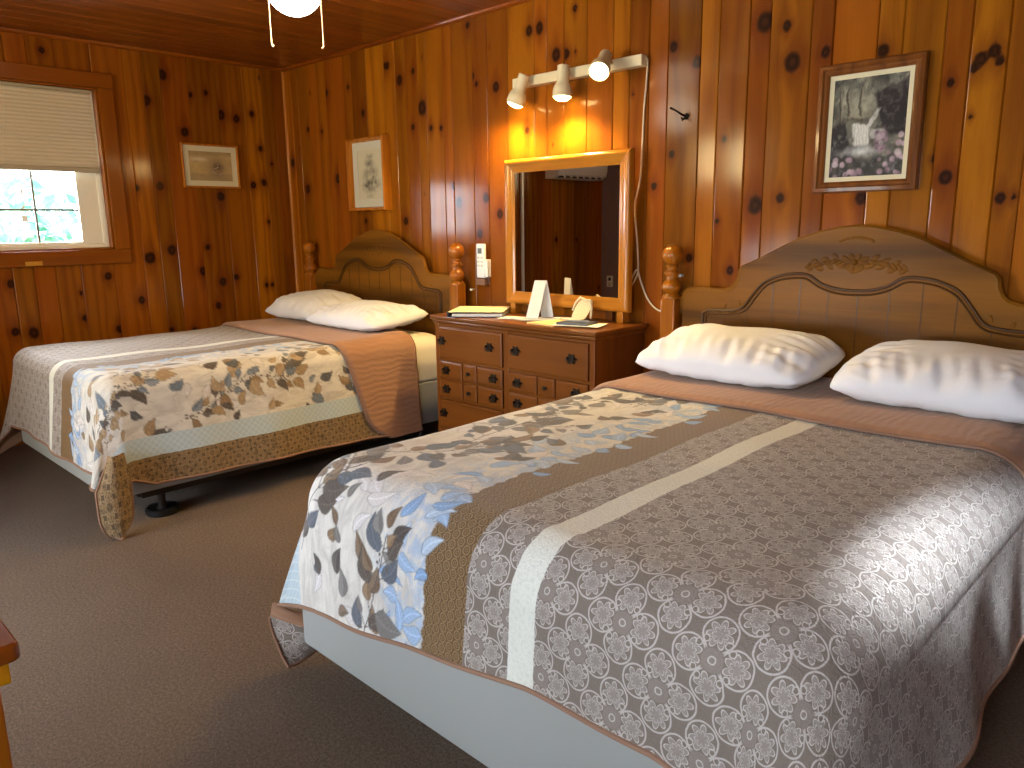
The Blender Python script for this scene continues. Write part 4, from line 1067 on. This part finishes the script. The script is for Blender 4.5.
mesh('ribbon', bow([top, top+Vector((.022, -.008, .004)), top+Vector((.034, -.01, -.03)), top+Vector((.030, -.012, -.085))], [.006, .007, .006, .005]), M_cream, hg)
g = G().ellipsoid(tuple(top), (.014, .009, .008)); mesh('knot', g.vf, M_cream, hg)

# ------------------------------------------------------------------ wall items
rc = empty('remote_control', (2.06, -.02, 1.06), 'white air conditioner remote with small grey screen on the wall', 'remote control')
mesh('body', G().box(2.016, 2.082, -.034, -.016, .962, 1.152).vf, M_white, rc, bevel=.006, segs=3)
mesh('screen', G().box(2.030, 2.062, -.0355, -.033, 1.098, 1.128).vf, plain('lcd_grey', (84, 92, 84), .2), rc, bevel=.001)
g = G()
for k in range(3):
    for j in range(2): g.box(2.026+.026*j, 2.044+.026*j, -.0352, -.033, 1.07-.022*k, 1.08-.022*k)
mesh('button', g.vf, M_greymat, rc)
rh = empty('remote_holder', (2.06, -.01, .96), 'clear brownish wall bracket holding the white remote', 'holder')
M_smoke = plain('smoky_plastic', (128, 96, 78), .2, .08)
g = G(); g.box(2.010, 2.092, -.0065, -.001, .925, 1.05); g.box(2.012, 2.084, -.040, -.007, .922, .958); mesh('cradle', g.vf, M_smoke, rh, bevel=.003)
mesh('white_sleeve', G().box(2.0835, 2.104, -.032, -.002, .968, 1.065).vf, M_white, rh, bevel=.003)
# coat hook
M_hook = plain('hook_iron', (40, 30, 22), .3, .1, metal=.8)
hk = empty('coat_hook', (3.33, 0, 1.71), 'dark iron double coat hook on the boards between mirror and picture', 'hook')
mesh('backplate', G().lathe([(.014, 0), (.013, .004), (.006, .007)], T(3.335, 0, 1.705) @ Matrix.Rotation(PI/2, 4, 'X'), 12).vf, M_hook, hk)
mesh('prong', G().tube([(3.335, -.004, 1.705), (3.333, -.03, 1.708), (3.322, -.055, 1.722), (3.30, -.075, 1.737)], [.005, .0045, .004, .0045], 8).vf, M_hook, hk)
mesh('prong', G().tube([(3.335, -.004, 1.70), (3.336, -.022, 1.692), (3.338, -.034, 1.686), (3.335, -.040, 1.698)], [.0045, .004, .0035, .004], 8).vf, M_hook, hk)
for (px, pz, lb) in ((1.958, .892, 'small white push pin beside the right post of the window-side bed'), (3.345, 1.02, 'small white push pin behind the left post of the near bed')):
    o = mesh('push_pin', G().lathe([(.003, 0), (.003, .014), (.007, .016), (.005, .026), (.008, .030), (.007, .033)], T(px, .002, pz) @ Matrix.Rotation(PI/2, 4, 'X'), 10).vf, M_white); tag(o, lb, 'pin')

# pictures
def art_mesh(name, parent, fn, u0, u1, v0, v1, painter, n=110, rough=.35, coat=0.):
    m_ = int(n*(v1-v0)/(u1-u0)) if v1-v0 > u1-u0 else n; n_ = n if v1-v0 > u1-u0 else n
    us = np.linspace(0, 1, n_); vs = np.linspace(0, 1, max(m_, 60)); U, V = np.meshgrid(us, vs, indexing='ij')
    col = painter(U, V); P = np.array(fn(u0+(u1-u0)*U, v0+(v1-v0)*V)).transpose(1, 2, 0) if False else np.stack(fn(u0+(u1-u0)*U, v0+(v1-v0)*V), -1)
    mm = Mat(name+'_print', rough=.6, spec=.1, coat=coat, coat_rough=.03); c_, a_ = mm.attrc('art'); x, y, z = mm.coord()
    mm.color(mm.scalec(c_, mm.noise(mm.vec(x, y, z), 300, 2)*.2+.9))
    return grid_mesh(P, name, mm.mat, parent, (('art', 'FLOAT_COLOR', col),))
def vnoise(U, V, f, seed, oct_=4):
    rg = np.random.RandomState(seed); out = np.zeros_like(U); amp = 1.; tot = 0
    for o in range(oct_):
        n = int(f*2**o)+2; Gd = rg.rand(n+1, n+1)
        x = U*(n-1); y = V*(n-1); i = np.floor(x).astype(int); j = np.floor(y).astype(int); fx = x-i; fy_ = y-j
        fx = fx*fx*(3-2*fx); fy_ = fy_*fy_*(3-2*fy_)
        out += amp*((Gd[i, j]*(1-fx)+Gd[i+1, j]*fx)*(1-fy_)+(Gd[i, j+1]*(1-fx)+Gd[i+1, j+1]*fx)*fy_); tot += amp; amp *= .55
    return out/tot
def L3(*c): return np.array(lin(c)[:3])
def blend(col, m, c): 
    m = np.clip(m, 0, 1)[..., None]; return col*(1-m)+np.asarray(c)*m
def ssm(x, a, b):
    t = np.clip((x-a)/(b-a), 0, 1); return t*t*(3-2*t)
def paint_falls(U0, V0):
    n1, n2, n3 = vnoise(U0, V0, 5, 1), vnoise(U0, V0, 12, 2, 5), vnoise(U0, V0, 16, 3)
    U = U0+.10*(n1-.5)+.05*(n3-.5); V = V0+.08*(vnoise(U0, V0, 6, 7)-.5)
    col = np.ones(U.shape+(3,))*L3(104, 102, 94); col = blend(col, (n2-.42)*3.0, L3(158, 154, 138)); col = blend(col, (.5-n1)*2.6, L3(58, 54, 52)); col = blend(col, (.44-n3)*2.5, L3(46, 44, 44))
    mist = np.exp(-((U-.36)/.22)**2-((V-.70)/.16)**2); col = blend(col, mist*.75*(n2+.25), L3(176, 170, 148))
    for tx, tw in ((.22, .03), (.40, .028), (.10, .02)):
        d = np.abs(U-tx-.10*(V-.7)**2*3); up = ssm(V, .52, .60)*(1-ssm(V, .86, .98))
        col = blend(col, (1-ssm(d, tw*.6, tw))*up*.8, L3(66, 60, 54)); col = blend(col, (1-ssm(np.abs(U-tx-tw*.7), .004, .018))*up*.5, L3(168, 158, 138))
    root_ = np.exp(-((U-.34)/.2)**2-((V-.57)/.035)**2); col = blend(col, root_*n2*1.3, L3(70, 64, 58)); col = blend(col, np.exp(-((U-.34)/.16)**2-((V-.60)/.015)**2)*.7, L3(160, 150, 130))
    rk = ssm(U+.25*(V-.62), .60, .66)*ssm(V, .38, .44)*(1-ssm(V-.30*(U-.7), .84, .90)); col = blend(col, rk*.95, L3(50, 44, 46)); col = blend(col, rk*np.clip((n3-.48)*3.2, 0, 1), L3(92, 84, 82))
    lr = (1-ssm(U+.35*(V-.4), .22, .28))*ssm(V, .14, .2)*(1-ssm(V, .52, .58)); col = blend(col, lr*.95, L3(52, 48, 50)); col = blend(col, lr*np.clip((n3-.5)*3.5, 0, 1), L3(110, 104, 102))
    st = .72+.28*np.sin(U0*150+n2*14)
    fall = (1-ssm(np.abs(U-.40), .08, .12))*ssm(V, .28, .33)*(1-ssm(V+.25*np.abs(U-.36), .52, .55)); col = blend(col, fall*(.45+.55*st), L3(220, 216, 208))
    c2 = .50+(V-.5)*.75; f2 = (1-ssm(np.abs(U-c2), .015, .045))*ssm(V, .46, .50)*(1-ssm(V, .64, .70)); col = blend(col, f2*(.35+.8*n3), L3(206, 202, 194))
    f3 = (1-ssm(np.abs(U-.62), .07, .13))*ssm(V, .36, .39)*(1-ssm(V, .44, .48)); col = blend(col, f3*(.3+.7*n3), L3(204, 200, 194))
    pool = np.exp(-((V-.26)/.04)**2-((U-.40)/.22)**2); col = blend(col, pool*(.35+.9*n3), L3(212, 212, 210))
    low = 1-ssm(V, .15, .24); col = blend(col, low*.8, L3(54, 52, 54)); col = blend(col, low*np.clip((n3-.55)*3, 0, 1), L3(110, 108, 106))
    rg = random.Random(4)
    for k in range(46):
        cx, cy = rg.random(), rg.random()*.30
        if k > 26: cx, cy = rg.uniform(.6, 1), rg.uniform(.1, .44)
        if .3 < cx < .55 and cy > .12: continue
        r = rg.uniform(.035, .06); d = np.hypot((U0-cx), (V0-cy)*1.28)*(1+.5*(n2-.5)); m = 1-ssm(d, r*.45, r)
        col = blend(col, m*(.35+.9*n3), L3(*rg.choice([(168, 142, 154), (186, 162, 172), (148, 126, 136), (202, 182, 188)]))); col = blend(col, m*np.clip((.46-n2)*4, 0, 1), L3(92, 76, 86))
    return np.concatenate([col, np.ones(U.shape+(1,))], -1)
def paint_sepia(U, V):
    n1, n2 = vnoise(U, V, 4, 11), vnoise(U, V, 10, 12, 4)
    col = np.ones(U.shape+(3,))*L3(176, 150, 104); col = blend(col, (n1-.4)*2, L3(196, 166, 112)); col = blend(col, (V < .2+.1*n1)*.5, L3(140, 124, 98))
    col = blend(col, np.exp(-((U-.24)/.2)**2-((V-.72)/.07)**2)*.9, L3(208, 190, 160)); col = blend(col, np.clip((V-.80)/.1, 0, 1)*.5, L3(140, 124, 92))
    hs = np.exp(-((U-.66)/.16)**2-((V-.46)/.26)**2); col = blend(col, np.clip(hs*(.3+1.5*n2), 0, 1)*.9, L3(92, 72, 66)); col = blend(col, np.clip((n2-.56)*5, 0, 1)*hs, L3(196, 176, 150))
    col = blend(col, np.clip((n2-.55)*3, 0, 1)*.4, L3(130, 108, 76))
    return np.concatenate([col, np.ones(U.shape+(1,))], -1)
def paint_sketch(U, V):
    n1, n2 = vnoise(U, V, 4, 21), vnoise(U, V, 13, 22, 4)
    col = np.ones(U.shape+(3,))*L3(196, 186, 160)
    body = np.zeros_like(U)
    for (cx, cy, rx, ry, a) in ((.48, .72, .18, .10, .6), (.36, .50, .2, .14, .5), (.62, .52, .2, .16, .7), (.45, .30, .28, .15, .9), (.68, .30, .22, .14, .8), (.5, .85, .16, .06, .4)):
        body = np.maximum(body, a*np.exp(-(((U-cx)/rx)**2+((V-cy)/ry)**2)**1.5))
    col = blend(col, body*np.clip(n2*1.9-.3, 0, 1), L3(84, 80, 74)); col = blend(col, body*np.clip((n1-.5)*4, 0, 1)*.6, L3(50, 48, 46))
    col = blend(col, np.clip((.05-np.abs(V-.08))/.02, 0, 1)*np.clip((.2-np.abs(U-.5))/.05, 0, 1)*.35*(n2 > .5), L3(120, 112, 98))
    return np.concatenate([col, np.ones(U.shape+(1,))], -1)
FP = [(0, 0), (0, .016), (.004, .022), (.016, .024), (.022, .018), (.030, .017), (.038, .012), (.038, 0)]
FL = [(.036, 0), (.036, .0125), (.040, .014), (.045, .009), (.045, 0)]
def picture(name, label, u0, u1, v0, v1, plane, fmat, scale, matw, painter, matmat, liner, thick=1., n=110):
    root = empty(name, plane((u0+u1)/2, v0, 0), label, 'picture')
    fn = lambda u, v, d: plane(u, v, d*thick)
    s = scale
    fix_normals(mesh('frame', G().frame(u0, u1, v0, v1, [(a*s, b) for a, b in FP], fn).vf, fmat, root, angle=25))
    if liner: fix_normals(mesh('gilt_liner', G().frame(u0, u1, v0, v1, [(a*s, b) for a, b in FL], fn).vf, M_gold, root))
    i = .036*s+(.008*s if liner else 0)
    mesh('mat', G().frame(u0, u1, v0, v1, [(i, .002), (i, .0085), (i+matw, .0075), (i+matw, .002)], fn).vf, matmat, root, smooth=False)
    j = i+matw*.9
    fp = lambda U, V: [np.broadcast_to(np.asarray(c, dtype=float), U.shape) for c in plane(U, V, .006*thick)]
    art_mesh('print', root, fp, u0+j, u1-j, v0+j, v1-j, painter, n)
    return root
back = lambda u, v, d: (u, -.004-d, v)
left = lambda u, v, d: (.004+d, u, v)
picture('framed_print', 'framed waterfall print with pink flowers above the near bed', 3.922, 4.298, 1.356, 1.820, back, M_picframe, 1.05, .019, paint_falls, plain('ivory_mat', (222, 210, 176), .8), False, 1.15, 150)
picture('framed_print', 'tall framed pencil sketch with pale mat above the window-side bed', .822, 1.222, 1.356, 1.812, back, M_picframe2, .66, .05, paint_sketch, M_greymat, False, 2.6, 110)
picture('framed_print', 'small landscape sepia print in thin gilt frame on the window wall', -.795, -.400, 1.527, 1.816, left, M_picframe2, .36, .036, paint_sepia, M_mat, False, .8, 110)

# ------------------------------------------------------------------ track light
tl_ = empty('track_light', (2.74, 0, 1.955), 'cream track light bar with three spotlights above the mirror', 'light')
mesh('bar', G().box(2.335, 3.13, -.052, -.004, 1.937, 1.985).vf, M_cream, tl_, bevel=.003)
def emit(name, rgb, s):
    mm = bpy.data.materials.new(name); mm.use_nodes = True; nt = mm.node_tree; nt.nodes.clear(); o = nt.nodes.new('ShaderNodeOutputMaterial'); e = nt.nodes.new('ShaderNodeEmission')
    e.inputs[0].default_value = rgb+(1,); e.inputs[1].default_value = s; nt.links.new(e.outputs[0], o.inputs[0]); return mm
M_bulb = emit('spot_bulb_glow', (1, .72, .28), 60.)
heads = [((2.462, -.095, 1.985), (-.36, -.10, -.93)), ((2.715, -.095, 1.992), (0, -.06, -1)), ((2.962, -.090, 2.0), (.30, -.72, -.62))]
lights = []
for (p, d) in heads:
    p = Vector(p); d = Vector(d).normalized(); Q = d.to_track_quat('Z', 'Y').to_matrix().to_4x4(); Mx = T(*p) @ Q
    hd = mesh('spot_head', G().lathe([(.022, 0), (.028, .003), (.029, .07), (.031, .082), (.040, .094), (.046, .112), (.047, .145), (.043, .146), (.040, .12), (.02, .10)], Mx, 24).vf, M_cream, tl_, angle=50)
    mesh('bulb', G().lathe([(.008, .105), (.030, .122), (.040, .138), (.038, .150), (.024, .160), (.002, .164)], Mx, 20).vf, M_bulb, hd)
    mesh('swivel', G().tube([p+d*.055, Vector((p.x, -.045, p.z-.03))], .009, 8).vf, M_cream, hd)
    lights.append((p+d*.18, d))
# white power cord falling from the bar, splitting at the dresser
def smoothc(pts, k=8):
    pts = [Vector(p) for p in pts]; out = []
    for i in range(len(pts)-1):
        p0 = pts[max(i-1, 0)]; p1 = pts[i]; p2 = pts[i+1]; p3 = pts[min(i+2, len(pts)-1)]
        for j in range(k):
            t = j/k; out.append(.5*((2*p1)+(p2-p0)*t+(2*p0-5*p1+4*p2-p3)*t*t+(3*p1-p0-3*p2+p3)*t**3))
    return out+[pts[-1]]
o = mesh('power_cord', G().tube(smoothc([(3.1355, -.03, 1.972), (3.137, -.014, 1.955), (3.128, -.008, 1.86), (3.118, -.007, 1.75), (3.113, -.007, 1.6), (3.104, -.007, 1.45), (3.078, -.008, 1.33), (3.094, -.008, 1.18), (3.104, -.008, 1.06), (3.098, -.008, 1.01), (3.062, -.012, .955), (3.02, -.02, .93), (2.98, -.02, .90)]), .0042, 8).vf, M_cord)
tag(o, 'white cord hanging from the track light and ending behind the mirror', 'cord')
o = mesh('power_cord', G().tube(smoothc([(3.02, -.026, .915), (3.055, -.02, .955), (3.088, -.016, 1.02), (3.106, -.016, 1.035), (3.125, -.012, .98), (3.16, -.008, .905), (3.205, -.008, .862), (3.26, -.008, .845), (3.33, -.008, .84)]), .0042, 8).vf, M_cord)
tag(o, 'white cord running from behind the mirror to the near bed post', 'cord')

# ------------------------------------------------------------------ ceiling fan light
fx, fyv = 2.477, -1.37
fan = empty('ceiling_fan', (fx, fyv, 2.0), 'ceiling fan with a glowing white globe and two pull chains', 'ceiling fan')
M_fan = plain('fan_white', (222, 214, 198), .35, .02)
mesh('canopy', G().lathe([(.085, H), (.085, H-.02), (.075, H-.03), (.03, H-.034)], T(fx, fyv, 0)).vf, M_fan, fan)
mesh('motor_housing', G().lathe([(.02, 2.336), (.10, 2.334), (.122, 2.322), (.122, 2.272), (.10, 2.256), (.07, 2.25)], T(fx, fyv, 0), 32).vf, M_fan, fan)
mesh('switch_cup', G().lathe([(.066, 2.252), (.066, 2.235), (.098, 2.228), (.098, 2.215), (.05, 2.21)], T(fx, fyv, 0), 32).vf, M_fan, fan)
M_blade = wood('fan_blade_wood', (150, 100, 60), (110, 66, 34), 'x', rough=.35, coat=.3)
for k in range(5):
    a = 2*PI*k/5+.55; Mx = T(fx, fyv, 2.296) @ Matrix.Rotation(a, 4, 'Z') @ Matrix.Rotation(.2, 4, 'X')
    pts = [(.16, -.04), (.20, -.058), (.50, -.066), (.56, -.055), (.58, -.03), (.58, .03), (.56, .055), (.50, .066), (.20, .058), (.16, .04)]
    bl = fix_normals(mesh('blade', G().prism(pts, -.003, .003, lambda p, q, d: tuple(Mx @ Vector((p, q, d)))).vf, M_blade, fan))
    mesh('blade_iron', G().box(.09, .20, -.018, .018, -.008, -.003, M=Mx).vf, M_fan, bl, bevel=.002)
M_globe = emit('globe_glow', (1, .90, .76), 14.)
gp = [(.075, 2.222), (.082, 2.218)]+[(.108*math.cos(t), 2.142+.108*math.sin(t)) for t in np.linspace(.75, -PI/2+.02, 18)]
mesh('globe', G().lathe(gp, T(fx, fyv, 0), 32).vf, M_globe, fan, angle=70)
rv = Vector((.717, .697, 0)).normalized()
M_chain = plain('pull_chain', (216, 190, 150), .4, .05, metal=.3)
for s, zl, sgn in ((-1, 1.934, 1), (1, 1.922, -1)):
    b = Vector((fx, fyv, 0))+rv*(.098*s); b2 = b+rv*(.0012*s)
    ch = mesh('pull_chain', G().tube([(b.x-rv.x*s*.006, b.y-rv.y*s*.006, 2.224), (b.x+rv.x*s*.0, b.y, 2.18), (b2.x, b2.y, zl)], .0024, 6).vf, M_chain, fan)
    e = b2+rv*(.008*sgn)
    mesh('chain_fob', G().tube([(b2.x, b2.y, zl+.002), (e.x, e.y, zl-.004)], [.003, .004], 8).vf, M_chain, ch)

# ------------------------------------------------------------------ table corner, AC unit, conduit, outlet
tb = empty('side_table', (3.7, -3.2, 0), 'varnished pine table with a rounded top at the lower left of the photo', 'table')
TZt = .74; tx1, ty1, tx0, ty0 = 4.150, -2.842, 3.35, -3.62
mesh('table_top', rbox(tx0, tx1, ty0, ty1, TZt-.026, TZt, .010, 4, .006, .006).vf, M_tabletop, tb, angle=60)
ai, aj = .05, .007
for (a, b, c, d) in ((tx0+ai, tx1-ai, ty1-aj-.02, ty1-aj), (tx0+ai, tx1-ai, ty0+aj, ty0+aj+.02), (tx1-ai-.02, tx1-ai, ty0+aj+.021, ty1-aj-.021), (tx0+ai, tx0+ai+.02, ty0+aj+.021, ty1-aj-.021)): mesh('apron', G().box(a, b, c, d, TZt-.077, TZt-.026).vf, M_tableapron, tb, bevel=.0015)
for a in (tx0+ai+.002, tx1-ai-.058):
    for b in (ty0+aj+.013, ty1-aj-.069): mesh('leg', G().box(a, a+.056, b, b+.056, 0, TZt-.04).vf, M_tableleg, tb, bevel=.003)
ac = empty('air_conditioner', (0, -3.38, 1.78), 'white wall air conditioner seen in the mirror, high on the window wall', 'air conditioner')
acp = [(0, 1.70), (.10, 1.70), (.17, 1.735), (.19, 1.80), (.185, 1.94), (.16, 1.97), (0, 1.97)]
fix_normals(mesh('housing', G().prism(acp, -3.77, -3.0, lambda a, b, d: (a, d, b)).vf, M_white, ac, bevel=.004))
mesh('louvre', G().box(.10, .175, -3.72, -3.05, 1.708, 1.722, M=None).vf, M_black, ac)
for k in range(7): mesh('vane', G().box(.115, .186, -3.70+.1*k, -3.68+.1*k, 1.704, 1.735).vf, M_white, ac)
o = mesh('conduit', G().box(.001, .024, -2.665, -2.640, .09, H-.02).vf, M_white, bevel=.003); tag(o, 'white cable conduit running up the window wall beside the air conditioner', 'conduit')
ou = empty('wall_outlet', (.12, YF, .64), 'white outlet plate on the front wall, seen in the mirror', 'outlet')
mesh('plate', G().box(.075, .155, YF, YF+.008, .58, .70).vf, M_white, ou, bevel=.003)
for zz in (.61, .665): mesh('socket', G().box(.098, .132, YF+.007, YF+.010, zz-.018, zz+.018).vf, M_black if zz > .63 else M_greymat, ou, bevel=.003)

# ------------------------------------------------------------------ outside
M_grass = plain('lawn', (120, 140, 84), .95, .3, 8)
struct(mesh('ground', G().box(-30, 30, -30, 30, -.6, -.45).vf, M_grass, smooth=False))
def shrub(label, c, r, rgb, rgb2, n, seed, flower=None):
    rg = random.Random(seed); root = empty('shrub', (c[0], c[1], -.45), label, 'shrub', None)
    mt = Mat('foliage', rough=.7); x, y, z = mt.coord(); nz = mt.noise(mt.vec(x, y, z), 3., 3); mt.color(mt.mix(nz.ss(.35, .65), lin(rgb), lin(rgb2))); 
    g = G(); g2 = G()
    for k in range(n):
        t = rg.random()**.4; a = rg.uniform(0, 2*PI); ph = math.acos(rg.uniform(-1, 1))
        p = Vector((c[0]+r[0]*t*math.sin(ph)*math.cos(a), c[1]+r[1]*t*math.sin(ph)*math.sin(a), c[2]+r[2]*t*math.cos(ph)))
        s = rg.uniform(.05, .11); ax = Vector((rg.uniform(-1, 1), rg.uniform(-1, 1), rg.uniform(-1, 1))).normalized(); b = ax.orthogonal().normalized()
        gg = g2 if flower and rg.random() < .25 else g
        gg.add([p-ax*s, p+b*s*.45, p+ax*s, p-b*s*.45], [(0, 1, 2, 3)])
    mesh('foliage', g.vf, mt.mat, root, smooth=False)
    if flower and g2.v: mesh('blossom', g2.vf, plain('blossom', flower, .8), root, smooth=False)
    mesh('trunk', G().lathe([(.05, -.45), (.04, c[2]), (.01, c[2]+r[2]*.7)], T(c[0], c[1], 0), 8).vf, plain('bark', (90, 70, 54), .9), root)
shrub('green leafy shrub outside the window, behind the left pane', (-3.2, -.95, 1.1), (.6, .6, .7), (120, 176, 160), (190, 216, 208), 420, 1)
shrub('pink flowering shrub outside the window, low behind the panes', (-4.0, .55, .85), (.6, .6, .6), (130, 160, 186), (190, 196, 220), 420, 2, (226, 150, 190))
shrub('pale blue-green shrub outside the window, behind the right pane', (-5.6, -.35, 1.2), (.75, .7, .8), (120, 180, 190), (196, 220, 224), 420, 3)

# ------------------------------------------------------------------ light
W = bpy.data.worlds.new('World'); bpy.context.scene.world = W; W.use_nodes = True
nt = W.node_tree; bg = nt.nodes['Background']; bg.inputs[0].default_value = (.80, .90, 1.0, 1); bg.inputs[1].default_value = 8.
def lamp(name, kind, loc, energy, color, target=None, **kw):
    l = bpy.data.lights.new(name, kind); l.energy = energy; l.color = color
    for k, v in kw.items(): setattr(l, k, v)
    o = bpy.data.objects.new(name, l); o.location = loc; C.objects.link(o)
    if target is not None: o.rotation_euler = (Vector(target)-Vector(loc)).to_track_quat('-Z', 'Y').to_euler()
    return o
lamp('sun_light', 'SUN', (0, 0, 10), 18., (1, .96, .9), (-3, 1.2, 6), angle=.01)
for (p, d) in lights:
    lamp('spot_light', 'SPOT', p, 56., (1, .68, .24), p+d, spot_size=2.6, spot_blend=.9, shadow_soft_size=.03)
lamp('globe_light', 'POINT', (fx, fyv, 1.93), 15., (1, .86, .66), shadow_soft_size=.115)
# daylight through the front window, the door light and the left window
DAY = (.84, .92, 1.0)
lamp('front_window_light', 'AREA', ((PW[0]+PW[1])/2, YF-.2, .76), 60., DAY, (3.6, -2, .7), shape='RECTANGLE', size=1.4, size_y=.6)
lamp('door_light', 'AREA', (5.15, YF-.2, 1.38), 44., DAY, (4.9, -1.5, .6), shape='RECTANGLE', size=.64, size_y=1.0)
lamp('door_beam', 'SPOT', (4.85, YF-1.0, 1.95), 6200., (.84, .92, 1.0), (4.92, -1.55, .655), spot_size=.115, spot_blend=1., shadow_soft_size=.05)
lamp('high_window_light', 'AREA', ((FW[0]+FW[1])/2, YF-.16, (FW[2]+FW[3])/2), 60., (1, .74, .32), ((FW[0]+FW[1])/2, 0, 1.7), shape='RECTANGLE', size=.42, size_y=.42)
lamp('left_window_light', 'AREA', (-.30, -1.75, 1.42), 50., (.9, .95, 1.0), (2, -1.75, 1.1), shape='RECTANGLE', size=.75, size_y=.45)

# ------------------------------------------------------------------ camera
cam = bpy.data.cameras.new('camera'); co = bpy.data.objects.new('camera', cam); C.objects.link(co)
yaw, pitch, roll, f = .7735, -.2040, -.0136, 764.05
YAWP = None
cy, sy = math.cos(yaw), math.sin(yaw); cp, sp = math.cos(pitch), math.sin(pitch)
F = Vector((-sy*cp, cy*cp, sp)); R = Vector((cy, sy, 0)); Uv = R.cross(F)
cr, sr = math.cos(roll), math.sin(roll); R2 = R*cr+Uv*sr; U2 = -R*sr+Uv*cr
Mx = Matrix(((R2.x, U2.x, -F.x, 5.2177), (R2.y, U2.y, -F.y, -3.0360), (R2.z, U2.z, -F.z, 1.2482), (0, 0, 0, 1)))
co.matrix_world = Mx
cam.sensor_width = 36; cam.lens = f/1024*36; cam.clip_start = .02; cam.clip_end = 200
sc = bpy.context.scene; sc.camera = co
sc.view_settings.view_transform = 'Standard'; sc.view_settings.look = 'None'; sc.view_settings.gamma = 1; sc.view_settings.use_curve_mapping = False
sc.view_settings.exposure = 0.0
sc.cycles.max_bounces = 8; sc.cycles.sample_clamp_indirect = 6; sc.cycles.use_denoising = True
